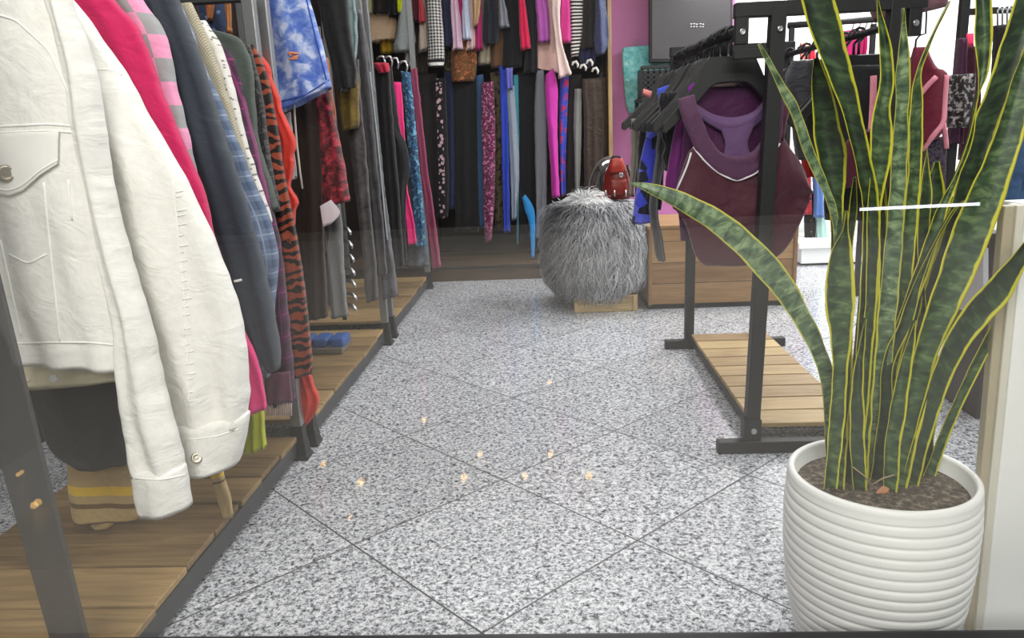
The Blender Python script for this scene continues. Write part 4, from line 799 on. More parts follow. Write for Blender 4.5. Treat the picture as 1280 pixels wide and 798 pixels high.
def fur(name, n, col1, col2, parent, gen, L, wd, seed):
    rnd = random.Random(seed); vs, fs = [], []
    for i in range(n):
        p, nr = gen(rnd); nr = nr.normalized(); g = Vector((rnd.gauss(0, .35), rnd.gauss(0, .35), -1.0))
        tdir = (g - nr*g.dot(nr)); tdir = tdir.normalized() if tdir.length > .05 else Vector((1, 0, 0))
        l = L*rnd.uniform(.6, 1.25); side = nr.cross(tdir).normalized(); b = len(vs); sway = rnd.gauss(0, .22)
        for j, (f, ww) in enumerate(((0, 1), (.35, .9), (.7, .6), (1, .08))):
            c = p + tdir*(l*f) + nr*(l*(.42*math.sin(min(f*2.1, 2.2))) + .004) + side*(sway*l*f*f)
            vs.append(c - side*wd*ww*.5 ); vs.append(c + side*wd*ww*.5 + nr*wd*.3)
            if j: fs.append((b+2*j-2, b+2*j-1, b+2*j+1, b+2*j))
    me = bpy.data.meshes.new(name); me.from_pydata([list(v) for v in vs], [], fs)
    t = NT(name); rp = t.n('ShaderNodeNewGeometry').outputs['Random Per Island']
    t.P(Base_Color=t.ramp(rp, [(0, lin(col1)), (1, lin(col2))]), Roughness=.6); t.b.inputs['Specular IOR Level'].default_value = .25
    return finish(name, me, t.m, parent, True)
def pouf_pt(rnd):
    zs = [z for r, z in prof]; rs = [r for r, z in prof]
    if rnd.random() < .12:
        a = rnd.uniform(0, 6.283); r = .2*math.sqrt(rnd.random()); return PC+Vector((r*math.cos(a), r*math.sin(a), ztop)), Vector((math.cos(a)*.8, math.sin(a)*.8, .5))
    z = rnd.uniform(.13, ztop); r = float(np.interp(z, zs, rs)); a = rnd.uniform(0, 6.283)
    dr = (float(np.interp(z+.02, zs, rs))-float(np.interp(z-.02, zs, rs)))/.04
    return PC+Vector((r*math.cos(a), r*math.sin(a), z)), Vector((math.cos(a), math.sin(a), -dr))
fo = fur('fur', 13000, '#4a4b50', '#dcdde1', pf, pouf_pt, .125, .0052, 3); fo['kind'] = 'stuff'
wp = thing('fur_scrap', PC+Vector((-.13, -.10, ztop)), 'tuft of white fur lying on top of the grey pouf', 'fur')
cW = at_y(733, 250, 5.08)
bm = bmesh.new(); add_lathe(bm, [(.02, cW.z-.05), (.105, cW.z-.035), (.10, cW.z+.005), (.03, cW.z+.03)], cW, 24); bmobj('backing', bm, F('white_plush', '#d9dadb'), wp, True)
def wpt(rnd):
    a = rnd.uniform(0, 6.283); r = .105*math.sqrt(rnd.random()); return cW+Vector((r*math.cos(a), r*math.sin(a), .03-.35*r)), Vector((math.cos(a)*r*9, math.sin(a)*r*9, .9))
wf = fur('fur', 900, '#d5d7d8', '#ffffff', wp, wpt, .085, .005, 9); wf['kind'] = 'stuff'

# red mini backpack with a clear dome behind it
bg = thing('mini_backpack', at_y(772, 248, 5.12), 'small red backpack with dark straps standing on the pouf', 'backpack')
M_red = solid('red_nylon', '#74170e', .4, bump=.2); M_dk = solid('dark_strap', '#1d1416', .5)
sheet('bag_body', [(762, 204, 780, 203, .6), (757, 214, 785, 213), (754, 230, 788, 229, 1.15), (753, 242, 789, 241, 1.2), (756, 249, 787, 248, 1.1)], y=5.12, t=.13, mat=M_red, parent=bg, folds=1, amp=.004, n=36, pw=.75)
sheet('front_pocket', [(763, 226, 783, 225, .7), (761, 236, 785, 235), (764, 246, 783, 245, .8)], y=5.045, t=.05, mat=M_red, parent=bg, folds=1, amp=.003, n=30)
sheet('flap', [(764, 200, 778, 199, .7), (761, 208, 781, 207), (762, 217, 780, 216, .9)], y=5.06, t=.06, mat=solid('red_flap', '#9a2619', .4, bump=.2), parent=bg, folds=1, amp=.003, n=30)
bm = bmesh.new(); add_disc(bm, at_y(776, 219, 5.01), (0, -1, 0), .016, .012); bmobj('buckle', bm, M_steel, bg, True)
for pts in ([(758, 205), (752, 222), (750, 246)], [(784, 206), (789, 222), (791, 246)]):
    bm = bmesh.new(); add_tube(bm, [at_y(x, y, 5.06) for x, y in pts], .011, 8); bmobj('strap', bm, M_dk, bg, True)
bm = bmesh.new(); add_tube(bm, [at_y(762, 206, 5.10), at_y(766, 196, 5.10), at_y(775, 196, 5.10), at_y(780, 206, 5.10)], .008, 8); bmobj('handle', bm, M_dk, bg, True)
for x in (757, 768, 782):
    bm = bmesh.new(); add_tube(bm, [at_y(x, 238, 5.015), at_y(x+.5, 246, 5.015)], .006, 6); bmobj('zip_pull', bm, M_steel, bg, True)
def clearplastic():
    t = NT('clear_plastic'); tr = t.n('ShaderNodeBsdfTransparent', I={'Color': (.80, .84, .82)}); gl = t.n('ShaderNodeBsdfGlossy', I={'Roughness': .08}); mx = t.n('ShaderNodeMixShader', I={0: .40})
    t.set(mx.inputs[1], tr.outputs[0]); t.set(mx.inputs[2], gl.outputs[0]); t.t.links.new(mx.outputs[0], t.out.inputs['Surface']); t.t.nodes.remove(t.b); return t.m
dm = thing('plastic_visor', at_y(762, 248, 5.22), 'clear curved plastic visor behind the red backpack', 'visor')
bm = bmesh.new(); rows = []
for j in range(13):
    v = j/12; row = []
    for i in range(17):
        a = math.pi*(1.02-.98*i/16); x = 762+27*math.cos(a)*math.sin(math.pi*(.12+.88*v)/2); yv = 248-52*math.sin(a)*math.sin(math.pi*(.12+.88*v)/2)
        row.append(at_y(x, yv, 5.22-.10*math.cos(math.pi*v/2)+.04))
    rows.append(row)
vv = [[bm.verts.new(p) for p in r] for r in rows]
for a, b in zip(vv, vv[1:]):
    for i in range(16): bm.faces.new((a[i], a[i+1], b[i+1], b[i]))
o = bmobj('shell', bm, clearplastic(), dm, True); md = o.modifiers.new('thick', 'SOLIDIFY'); md.thickness = .003
bm = bmesh.new(); add_tube(bm, rows[-1], .003, 6); bmobj('rim', bm, solid('visor_rim', '#77796f', .3), dm, True)
sb = thing('small_box', at_y(752, 248, 5.0), 'tiny red and white box beside the red backpack', 'box')
b0 = at_y(748.5, 247, 5.0); bm = bmesh.new(); add_box(bm, b0+Vector((0, 0, -.012)), b0+Vector((.035, .03, .012))); bmobj('carton', bm, solid('carton_red', '#b02a3c', .5), sb, bevel=.002)
bm = bmesh.new(); add_box(bm, b0+Vector((-.001, -.001, .012)), b0+Vector((.036, .031, .032))); bmobj('carton_lid', bm, solid('carton_white', '#e6dfdf', .5), sb, bevel=.002)

ct = thing('wooden_counter', (1.09, 5.25, 0), 'wooden plank counter box behind the black rack', 'counter')
zc = at_y(803, 284, 4.95).z; M_cnt = wood('counter_wood', '#b08a5e', '#7d5a36', 'X', .8, .5, zc/4.0, 'Z')
bm = bmesh.new(); add_box(bm, (.625, 4.985, .03), (1.575, 5.62, zc-.02)); bmobj('carcass', bm, M_cnt, ct, bevel=.003)
bm = bmesh.new(); add_box(bm, (.618, 4.975, zc-.02), (1.585, 5.63, zc)); bmobj('counter_top', bm, wood('counter_top_wood', '#b89468', '#86633c', 'X', .8, .45), ct, bevel=.004)
bm = bmesh.new(); add_box(bm, (.62, 4.99, 0), (1.56, 5.60, .03)); bmobj('plinth', bm, M_black, ct)
for x in (.637, 1.565):
    bm = bmesh.new(); add_box(bm, (x-.012, 4.973, .03), (x+.012, 4.987, zc-.02)); bmobj('corner_batten', bm, wood('batten', '#a67f54', '#6f4f30', 'Z', 1, .5), ct, bevel=.002)

# ------------------------------------------------------------------ on the pink wall
tv = thing('wall_screen', at_y(863, 78, 6.98), 'large dark grey wall screen with small white maker mark on the pink wall', 'screen')
def px_box(bm, x0, y0, x1, y1, ya, yb): quad_bar(bm, [(x0, y0), (x1, y0), (x1, y1), (x0, y1)], ya, yb)
bm = bmesh.new(); px_box(bm, 812, -70, 916, 78, 6.80, 6.88); bmobj('bezel', bm, M_blackp, tv, bevel=.006)
bm = bmesh.new(); px_box(bm, 845, -40, 885, 30, 6.88, 7.05); bmobj('wall_mount', bm, M_black, tv)
def scr():
    t = NT('screen_film'); t.P(Base_Color=lin('#4b484b'), Roughness=.22); return t.m
bm = bmesh.new(); px_box(bm, 815, -66, 913, 74, 6.792, 6.802); bmobj('display', bm, scr(), tv, bevel=.002)
M_logo = solid('white_mark', '#dcdcde', .5)
for k, (x, h) in enumerate(((862.5, 5), (866, 6), (869.5, 4), (874, 6), (877.5, 4))):
    bm = bmesh.new(); add_tube(bm, [at_y(x, 31.5-h*.25, 6.789), at_y(x+2.6, 31.2-h*.25, 6.789)], .004, 5); add_tube(bm, [at_y(x+.2, 33.5, 6.789), at_y(x+1.8+h*.1, 33.3, 6.789)], .004, 5); tag(bmobj('maker_mark', bm, M_logo, tv, True), 'tiny white letter of the maker mark')
pk_ = thing('wrapped_roll', at_y(797, 128, 6.95), 'turquoise bundle in clear plastic wrap hanging on the pink wall', 'package')
sheet('bundle', [(780, 60, 846, 55, .9), (777, 64, 846, 60), (779, 95, 848, 92), (782, 128, 848, 126), (786, 142, 846, 140, .9)], y=6.96, t=.10, mat=F('turq_plastic', '#4fb4bd', 'wash', '#9fe0e4', s=.06, rough=.25, crease=.9), parent=pk_, folds=3, amp=.01, n=40)
bm = bmesh.new(); add_tube(bm, [at_y(795, 50, 7.05), at_y(795, 50, 6.93), at_y(795, 58, 6.93)], .006, 6); bmobj('wall_hook', bm, M_steel, pk_, True)
ck = thing('lattice_crate', at_y(830, 125, 6.6), 'black plastic lattice crate on a dark shelf behind the black hangers', 'crate')
c0 = at_y(803, 122, 6.5); c1 = at_y(862, 82, 6.5)
bm = bmesh.new()
nx, nz = 8, 6
for i in range(nx+1):
    x = c0.x+(c1.x-c0.x)*i/nx; add_box(bm, (x-.008, 6.5, c0.z), (x+.008, 6.51, c1.z))
for j in range(nz+1):
    z = c0.z+(c1.z-c0.z)*j/nz; add_box(bm, (c0.x, 6.5, z-.008), (c1.x, 6.51, z+.008))
bmobj('front_lattice', bm, M_blackp, ck)
bm = bmesh.new(); add_box(bm, (c0.x, 6.515, c0.z), (c0.x+.012, 6.85, c1.z)); add_box(bm, (c1.x-.012, 6.515, c0.z), (c1.x, 6.85, c1.z)); add_box(bm, (c0.x, 6.515, c0.z), (c1.x, 6.85, c0.z+.012)); add_box(bm, (c0.x, 6.84, c0.z), (c1.x, 6.85, c1.z)); bmobj('tub', bm, M_blackp, ck)
bm = bmesh.new(); add_box(bm, (c0.x-.012, 6.49, c1.z-.012), (c1.x+.012, 6.53, c1.z+.014)); bmobj('rim', bm, M_blackp, ck, bevel=.003)
sf = thing('shelf_unit', (c0.x+.3, 6.7, 0), 'tall dark shelf unit carrying the black lattice crate', 'shelf')
bm = bmesh.new(); add_box(bm, (c0.x-.02, 6.46, c0.z-.03), (c1.x+.25, 6.95, c0.z-.003)); bmobj('shelf_board', bm, M_blackp, sf, bevel=.003)
for x in (c0.x, c1.x+.22):
    for y in (6.49, 6.92):
        bm = bmesh.new(); add_box(bm, (x-.015, y-.015, 0), (x+.015, y+.015, c0.z-.03)); bmobj('leg', bm, M_black, sf, bevel=.002)

# ------------------------------------------------------------------ white wall corner on the right, behind the plant
bn = thing('white_bench', (2.55, 6.5, 0), 'long white display bench along the bright right corner', 'bench')
zb0, zb1 = at_y(1000, 331, 6.35).z, at_y(1000, 304, 6.35).z
bm = bmesh.new(); add_box(bm, (2.02, 6.35, zb1-.05), (3.3, 6.95, zb1)); bmobj('bench_top', bm, M_white, bn, bevel=.004)
bm = bmesh.new(); add_box(bm, (2.05, 6.37, .02), (3.27, 6.93, zb1-.05)); bmobj('bench_body', bm, M_white, bn, bevel=.003)
bm = bmesh.new(); add_box(bm, (2.08, 6.40, 0), (3.24, 6.90, .02)); bmobj('plinth', bm, M_dgrey, bn)
GC = 'clothes hanging over the white bench'
def gc(*a, **k):
    k.setdefault('t', .07); k.setdefault('res', .03); k.setdefault('n', 24); return garment(*a, group=GC, **k)
gc('trousers', 'red trousers hanging over the left end of the white bench', 'trousers', 6.62, F('red5', '#b0343c'), [(1000, 100, 1013, 100), (1002, 200, 1013, 200), (1003, 240, 1014, 240), (1003, 268, 1016, 268)])
gc('jeans', 'mid blue jeans hanging over the white bench', 'jeans', 6.58, F('blue5', '#5878b4'), [(1014, 100, 1028, 100), (1015, 200, 1029, 200), (1017, 240, 1029, 240), (1017, 272, 1030, 272)])
gc('leggings', 'black leggings with yellow print ending just above the white bench', 'leggings', 6.66, F('ylwprint', '#1c191c', 'floral', '#1c191c', '#d8b424', .05), [(1004, 240, 1019, 240), (1005, 275, 1019, 275), (1006, 301, 1019, 301)])
gc('trousers', 'pale mint trousers flaring above the white bench', 'trousers', 6.64, F('mint', '#a9cdc6'), [(1020, 240, 1030, 240), (1020, 272, 1031, 272), (1020, 302, 1035, 302)])
gc('blouse', 'coral blouse left of the magenta tops on the right wall', 'top', 6.6, F('coral5', '#e07f78'), [(1000, 55, 1012, 55), (1000, 70, 1014, 70), (1000, 88, 1014, 88)])
gc('blouse', 'scarlet top beside the coral blouse on the right wall', 'top', 6.56, F('red6', '#c9263a'), [(1011, 60, 1018, 60), (1011, 80, 1020, 80), (1010, 100, 1018, 100)])
for k, (x0, x1) in enumerate(((1054, 1072), (1073, 1078), (1079, 1083))):
    o = gc('blouse', ['wide magenta top', 'narrow magenta top', 'narrowest magenta top'][k]+' seen between the two left upper plant leaves', 'top', 5.2, F('mag6', '#d81f78'), [(x0, 40, x1, 38), (x0, 55, x1, 54), (x0-1, 74, x1-2, 72)], t=.05)
rl = thing('wall_rail', at_y(1050, 30, 5.2), 'dark horizontal rail holding the magenta tops', 'rail')
bm = bmesh.new(); add_tube(bm, [at_y(985, 32, 5.2), at_y(1095, 24, 5.2)], .02, 10); bmobj('bar', bm, M_black, rl, True)
for x in (990, 1092):
    bm = bmesh.new(); p = at_y(x, 30, 5.2); add_bar(bm, (p.x, 5.2, 0), (p.x, 5.2, p.z), .03, .03); bmobj('post', bm, M_black, rl, bevel=.002)
for k, x in enumerate((1062, 1070, 1078, 1084, 1089)):
    bm = bmesh.new(); p = at_y(x, 29, 5.2); add_tube(bm, [p+Vector((-.01, 0, .02)), p+Vector((.015, 0, .03)), p+Vector((.03, 0, 0)), p+Vector((.01, 0, -.06))], .005, 6)
    tag(bmobj('hanger_hook', bm, M_steel, None, True), 'thin hanger hook on the dark rail above the magenta tops', 'hanger', 'hooks above the magenta tops')
# right-hand floor rack
rr2 = thing('garment_rack', at_y(1206, 300, 3.5), 'slim black garment rack at the far right behind the plant', 'clothes rack')
pa, pb = at_y(1208, -20, 3.5), at_y(1208, 100, 3.5)
bm = bmesh.new(); add_bar(bm, (pa.x, 3.5, 0), (pa.x, 3.5, pa.z), .034, .034); bmobj('post', bm, M_black, rr2, bevel=.003)
bm = bmesh.new(); add_bar(bm, (pa.x+.42, 3.5, 0), (pa.x+.42, 3.5, pa.z), .034, .034); bmobj('post', bm, M_black, rr2, bevel=.003)
bm = bmesh.new(); q = at_y(1230, 14, 3.5); add_bar(bm, (pa.x, 3.5, q.z), (pa.x+.42, 3.5, q.z), .026, .026); bmobj('rail', bm, M_black, rr2, bevel=.003)
bm = bmesh.new(); add_bar(bm, (pa.x, 3.2, .02), (pa.x, 3.8, .02), .04, .04); bmobj('foot', bm, M_black, rr2, bevel=.003)
bm = bmesh.new(); add_bar(bm, (pa.x+.42, 3.2, .02), (pa.x+.42, 3.8, .02), .04, .04); bmobj('foot', bm, M_black, rr2, bevel=.003)
GZ = 'clothes at the far right behind the plant'
def gz(*a, **k):
    k.setdefault('t', .06); return garment(*a, group=GZ, **k)
tt = thing('tank_top', at_y(1150, 190, 3.25), 'maroon halter tank top with pink trim between the tall plant leaves', 'tank top', GZ)
h1 = sheet('front_panel', [(1142, 61, 1160, 61, .6), (1138, 75, 1164, 74), (1134, 88, 1172, 86), (1132, 96, 1184, 92), (1130, 130, 1184, 130), (1128, 160, 1182, 158), (1128, 186, 1172, 172)], y=3.25, t=.06, mat=F('maroon6', '#6a1930'), parent=tt, folds=1.4)
h2 = sheet('lower_panel', [(1128, 180, 1182, 172), (1132, 205, 1182, 200), (1134, 255, 1180, 255)], y=3.27, t=.05, mat=F('leopard', '#4a3f4e', 'speckle', '#16131a', s=.012), parent=tt, folds=1.2, amp=.008)
bv = bvh_of(h1, h2)
for q in ([(1182, 94), (1180, 120), (1178, 155), (1166, 170), (1152, 188)], [(1170, 96), (1160, 106), (1152, 116), (1140, 128)], [(1178, 155), (1181, 172), (1182, 186)]): seam('pink_trim', bv, q, .010, F('pink_strap', '#e58fa0'), tt)
wh = thing('wire_hanger', at_y(1150, 60, 3.25), 'thin black wire hanger holding the maroon halter top', 'hanger')
bm = bmesh.new(); add_tube(bm, [at_y(1144, 62, 3.25), at_y(1145, 50, 3.25), at_y(1150, 44, 3.25), at_y(1157, 42, 3.25), at_y(1158, 20, 3.25), at_y(1158, 8, 3.25)], .004, 6); bmobj('wire', bm, M_blackp, wh, True)
gz('jacket', 'dusty mauve bag-like garment hem hanging at the top behind the plant', 'garment', 3.1, F('dusty_mauve', '#6b4750', crease=.3), [(1088, -40, 1182, -44), (1088, -10, 1183, -14), (1090, 16, 1182, 4), (1095, 28, 1180, 9, .8)], t=.12, folds=2)
gz('trousers', 'plum trousers left of the slim black rack post', 'trousers', 3.45, F('plum6', '#47213c'), [(1198, 50, 1208, 50), (1194, 90, 1206, 90), (1190, 120, 1204, 120), (1186, 180, 1202, 180)])
gz('shirt', 'maroon shirt with neon pink tag right of the halter top', 'shirt', 3.55, F('maroon7', '#4b1c2c'), [(1208, 60, 1222, 60), (1206, 100, 1224, 100), (1204, 150, 1222, 150), (1200, 200, 1218, 200)])
_s = sheet('neon_tag', [(1208, 43, 1217, 42), (1208, 58, 1217, 58)], y=3.44, t=.01, mat=solid('neon_pink', '#ff3f6c', .6), folds=.2, amp=.0, edge=0, n=16); tag(_s, 'neon pink paper tag on a trouser hanger at the far right', 'tag')
gz('shirt', 'black graphic shirt with white print below the slim rack', 'shirt', 3.35, F('blkgraphic', '#231c1e', 'speckle', '#a09a9a', s=.02), [(1184, 96, 1218, 94), (1183, 120, 1216, 120), (1182, 140, 1212, 140), (1186, 160, 1208, 160)], t=.05)
gz('trousers', 'black trousers on silver hooks right of the tall plant leaf', 'trousers', 3.42, F('blk8', '#221d20'), [(1242, 34, 1262, 32), (1242, 60, 1262, 60), (1240, 110, 1260, 110), (1236, 180, 1256, 180)])
for x in (1247, 1253, 1259):
    bm = bmesh.new(); add_tube(bm, [at_y(x, 34, 3.46), at_y(x, 14, 3.46), at_y(x+3, 9, 3.46), at_y(x+5, 12, 3.46)], .004, 6); tag(bmobj('trouser_hook', bm, M_steel, None, True), 'silver hook above the black trousers on the slim rack', 'hanger', 'silver hooks on the slim rack')
gz('jeans', 'blue jeans corner beside the right window column', 'jeans', 2.6, F('blue8', '#4a6a94', 'wash', '#2c4363', s=.05), [(1270, 150, 1286, 150), (1262, 200, 1282, 200), (1254, 240, 1278, 240), (1250, 262, 1274, 262)], t=.06)
st = thing('dark_cabinet', at_y(1245, 380, 2.9), 'dark box stand with pale edge right of the wide plant leaf', 'stand')
bm = bmesh.new(); px_box(bm, 1236, 292, 1266, 400, 2.9, 3.25); bmobj('carcass', bm, solid('dark_brown', '#38302c', .5), st, bevel=.004)
bm = bmesh.new(); px_box(bm, 1229, 310, 1236, 400, 2.895, 3.25); bmobj('pale_edge', bm, solid('pale_edge', '#b9b8bd', .4), st, bevel=.003)
zq = at_y(1250, 400, 2.9).z
bm = bmesh.new(); p0, p1 = at_y(1238, 400, 2.9), at_y(1262, 400, 2.9); add_box(bm, (p0.x, 2.93, 0), (p1.x, 3.22, zq)); bmobj('pedestal', bm, solid('dark_brown', '#38302c', .5), st, bevel=.004)
hd = thing('hand_ornament', at_y(1252, 290, 2.95), 'small white reaching hand ornament on the dark stand', 'ornament')
bm = bmesh.new(); add_tube(bm, [at_y(1256, 293, 2.96), at_y(1255, 284, 2.96), at_y(1252, 278, 2.96)], [.012, .014, .012], 8); bmobj('palm', bm, M_white, hd, True)
for pts in ([(1253, 280), (1249, 282), (1247, 287)], [(1254, 282), (1250, 286), (1249, 291)], [(1252, 277), (1256, 274), (1258, 276)]):
    bm = bmesh.new(); add_tube(bm, [at_y(x, y, 2.95) for x, y in pts], [.007, .006, .004], 6); bmobj('finger', bm, M_white, hd, True)

# ------------------------------------------------------------------ potted snake plant
PX, PY, RIM = .700, 1.575, .432
pl = thing('potted_snake_plant', (PX, PY, 0), 'tall snake plant with yellow leaf edges in a white ribbed pot by the glass', 'plant')
prof = []
zz = np.linspace(.0, .405, 170)
for z in zz:
    r = np.interp(z, [0, .06, .15, .25, .34, .405], [.150, .166, .183, .192, .194, .190])
    f = (z % .0235)/.0235; rib = .0040*(1-abs(2*f-1)**3.2)
    prof.append((float(r+rib), float(z)))
prof += [(.191, .410), (.1925, .418), (.191, .428), (.186, .432), (.180, .431), (.176, .425), (.174, .36)]
bm = bmesh.new(); add_lathe(bm, prof, (PX, PY), 96, cap=True)
bmobj('pot', bm, solid('white_ceramic', '#dfdfdd', .42, var=.04, scale=12), pl, True)
def soilm():
    t = NT('soil'); co = t.n('ShaderNodeTexCoord').outputs['Object']; n = t.noise(co, 70, 4, .7)
    t.P(Base_Color=t.ramp(n, [(.3, lin('#2a221c')), (.5, lin('#554a3e')), (.68, lin('#9a8c7a'))]), Roughness=.95); t.bump(n, .8, .02); return t.m
bm = bmesh.new(); add_lathe(bm, [(.1735, .382), (.172, .394), (.15, .399), (.08, .403), (.01, .404)], (PX, PY), 40); bmobj('soil', bm, soilm(), pl, True)
def leafm(name, g1, g2, g3, edge, ecol):
    t = NT(name); uvn = t.n('ShaderNodeUVMap', uv_map='UVNorm').outputs[0]; uv = t.n('ShaderNodeUVMap', uv_map='UVMap').outputs[0]
    s = t.n('ShaderNodeSeparateXYZ', I={0: uvn}); au = t.math('ABSOLUTE', s.outputs[0])
    mp = t.n('ShaderNodeMapping', I={'Vector': uv, 'Scale': (26, 48, 1)}).outputs[0]
    n = t.noise(mp, 1.0, 4, .65, .6); n2 = t.noise(uv, 30, 2)
    col = t.ramp(n, [(.36, lin(g1)), (.5, lin(g2)), (.64, lin(g3))])
    e = t.math('ADD', au, t.math('MULTIPLY', t.math('SUBTRACT', n2, .5), .22))
    col = t.mix(t.step(e, edge-.02, edge+.05), col, lin(ecol))
    t.P(Base_Color=col, Roughness=.38); t.b.inputs['Specular IOR Level'].default_value = .45; return t.m
LM = [leafm('leaf_dark', '#16231a', '#24351f', '#3c5232', .80, '#b3b02a'), leafm('leaf_mid', '#1f3020', '#344a2c', '#5b7046', .80, '#bdb732'), leafm('leaf_pale', '#2c4030', '#54694c', '#83966f', .84, '#aba840')]
def leaf(m, d0, d1, keys, ch=.012, t=.006, twist=.004, seed=1):
    n = len(keys); kk = []
    for i, k in enumerate(keys):
        f = i/(n-1); kk.append((k[0], k[1], k[2], k[3], 1 if 0 < i < n-1 else .7, d0+(d1-d0)*f))
    return sheet('leaf', kk, y=PY, t=t, mat=LM[m], parent=pl, folds=.7, amp=twist, seed=seed, n=20, pw=1.0, res=.016, edge=.003, channel=ch, open_end=False)
B = lambda x, wd=10: (x-wd, 612, x+wd, 612)
# base first, tip last: (left x, y, right x, y)
leaf(2, -.02, .02, [(1034, 606, 1052, 606), (1028, 500, 1045, 494), (1022, 460, 1038, 452), (998, 412, 1016, 398), (962, 362, 985, 340), (925, 322, 950, 302), (890, 290, 910, 268), (852, 266, 866, 245), (815, 244, 822, 231), (789, 230, 791, 228)], ch=.006, seed=3)
leaf(0, .0, -.03, [(1052, 612, 1072, 612), (1062, 520, 1084, 520), (1070, 430, 1092, 430), (1076, 340, 1099, 340), (1078, 254, 1099, 254), (1073, 226, 1094, 221), (1056, 152, 1082, 163), (1033, 92, 1069, 101), (1014, 45, 1056, 52), (999, -10, 1042, -8), (990, -60, 1030, -60)], seed=4)
leaf(0, .03, .05, [(1046, 612, 1062, 612), (1042, 450, 1056, 450), (1040, 330, 1054, 330), (1036, 262, 1054, 262), (1020, 190, 1058, 195), (1015, 145, 1049, 150), (1014, 100, 1036, 100), (1018, 75, 1022, 72)], seed=5)
leaf(1, -.06, -.09, [(1030, 612, 1047, 612), (1036, 530, 1056, 530), (1040, 470, 1060, 462), (1037, 418, 1066, 412), (1031, 385, 1069, 385), (1031, 350, 1068, 342), (1038, 314, 1064, 310), (1052, 290, 1061, 288), (1057, 266, 1060, 264)], seed=6)
leaf(2, .05, .03, [(1040, 612, 1052, 612), (1042, 450, 1054, 450), (1042, 330, 1050, 330), (1036, 262, 1046, 262), (1006, 195, 1018, 186), (986, 140, 998, 132), (968, 102, 976, 98), (948, 56, 951, 54)], ch=.004, seed=7)
leaf(1, -.01, .0, [(1066, 612, 1084, 612), (1072, 520, 1090, 520), (1078, 430, 1097, 430), (1082, 340, 1101, 340), (1084, 262, 1101, 262), (1087, 210, 1112, 212), (1088, 165, 1117, 175), (1095, 125, 1114, 135), (1100, 90, 1119, 92), (1098, 45, 1112, 42), (1097, 5, 1101, 5), (1096, -30, 1098, -32)], seed=8)
leaf(2, .02, .02, [(1084, 612, 1104, 612), (1088, 520, 1112, 520), (1094, 430, 1118, 430), (1102, 340, 1126, 340), (1110, 255, 1132, 255), (1114, 190, 1136, 190), (1119, 130, 1136, 135), (1118, 95, 1139, 85), (1124, 48, 1134, 42), (1129, 12, 1131, 10)], ch=.008, seed=9)
leaf(1, .05, .06, [(1096, 612, 1114, 612), (1106, 520, 1126, 520), (1114, 430, 1134, 430), (1122, 340, 1142, 340), (1130, 258, 1149, 258), (1135, 200, 1153, 200), (1137, 130, 1155, 128), (1142, 100, 1153, 92), (1150, 74, 1160, 66), (1171, 29, 1178, 25), (1187, 2, 1190, 0)], ch=.006, seed=10)
leaf(1, .02, .09, [(1092, 612, 1112, 612), (1100, 520, 1116, 520), (1106, 450, 1126, 450), (1124, 392, 1144, 392), (1146, 330, 1166, 330), (1172, 258, 1187, 258), (1190, 226, 1200, 222), (1208, 182, 1216, 176), (1220, 135, 1224, 122), (1222, 108, 1237, 88), (1217, 48, 1242, 40), (1219, -2, 1239, -4), (1224, -50, 1232, -52)], seed=11)
leaf(0, .06, .11, [(1110, 612, 1130, 612), (1122, 520, 1146, 520), (1138, 430, 1168, 430), (1160, 350, 1196, 350), (1184, 270, 1218, 270), (1206, 190, 1236, 195), (1216, 155, 1252, 150), (1229, 122, 1270, 100), (1246, 70, 1288, 50), (1262, 20, 1302, 0), (1276, -30, 1312, -50)], seed=12)
leaf(1, -.03, .02, [(1112, 612, 1134, 612), (1124, 540, 1150, 540), (1140, 455, 1169, 455), (1150, 415, 1185, 415), (1173, 342, 1220, 342), (1201, 262, 1250, 265), (1230, 202, 1271, 200), (1251, 145, 1284, 150), (1272, 85, 1296, 95), (1296, 30, 1308, 30)], ch=.016, seed=13)
leaf(0, -.02, -.05, [(1126, 614, 1148, 614), (1146, 530, 1164, 550), (1166, 462, 1188, 480), (1188, 412, 1212, 434), (1212, 376, 1240, 400), (1236, 350, 1264, 372), (1262, 322, 1282, 336), (1290, 292, 1298, 298)], seed=14)
leaf(1, .03, .04, [(1148, 614, 1166, 616), (1160, 578, 1174, 584), (1176, 538, 1194, 530), (1196, 492, 1214, 488), (1212, 458, 1234, 448), (1228, 426, 1250, 420), (1253, 384, 1270, 384), (1284, 338, 1290, 342)], seed=15)
leaf(0, .08, .10, [(1150, 400, 1160, 400), (1146, 300, 1162, 300), (1148, 250, 1166, 250), (1152, 220, 1164, 220), (1158, 188, 1160, 186)], ch=.004, seed=16)
leaf(0, .04, .05, [(1054, 400, 1062, 400), (1055, 320, 1066, 320), (1060, 262, 1072, 262), (1066, 225, 1070, 222)], ch=.004, seed=17)
leaf(0, .01, .04, [(1086, 612, 1106, 612), (1098, 520, 1116, 520), (1102, 455, 1118, 455), (1122, 405, 1140, 406), (1140, 360, 1154, 350), (1158, 322, 1170, 305), (1188, 266, 1196, 262), (1204, 252, 1206, 251)], ch=.006, seed=18)
leaf(0, -.07, -.07, [(1066, 614, 1084, 614), (1062, 540, 1082, 540), (1064, 480, 1080, 480), (1074, 430, 1082, 430), (1082, 400, 1084, 400)], seed=19)
leaf(1, -.06, -.04, [(1104, 616, 1122, 616), (1106, 560, 1126, 560), (1114, 500, 1134, 500), (1126, 450, 1142, 445), (1142, 405, 1146, 402)], seed=20)
leaf(0, .05, .05, [(1150, 612, 1166, 612), (1152, 560, 1168, 560), (1160, 520, 1172, 518), (1170, 502, 1173, 500)], ch=.004, seed=21)
leaf(0, .05, .07, [(1080, 612, 1104, 612), (1090, 500, 1118, 500), (1102, 400, 1128, 400), (1112, 330, 1130, 330), (1122, 290, 1126, 288)], seed=22)
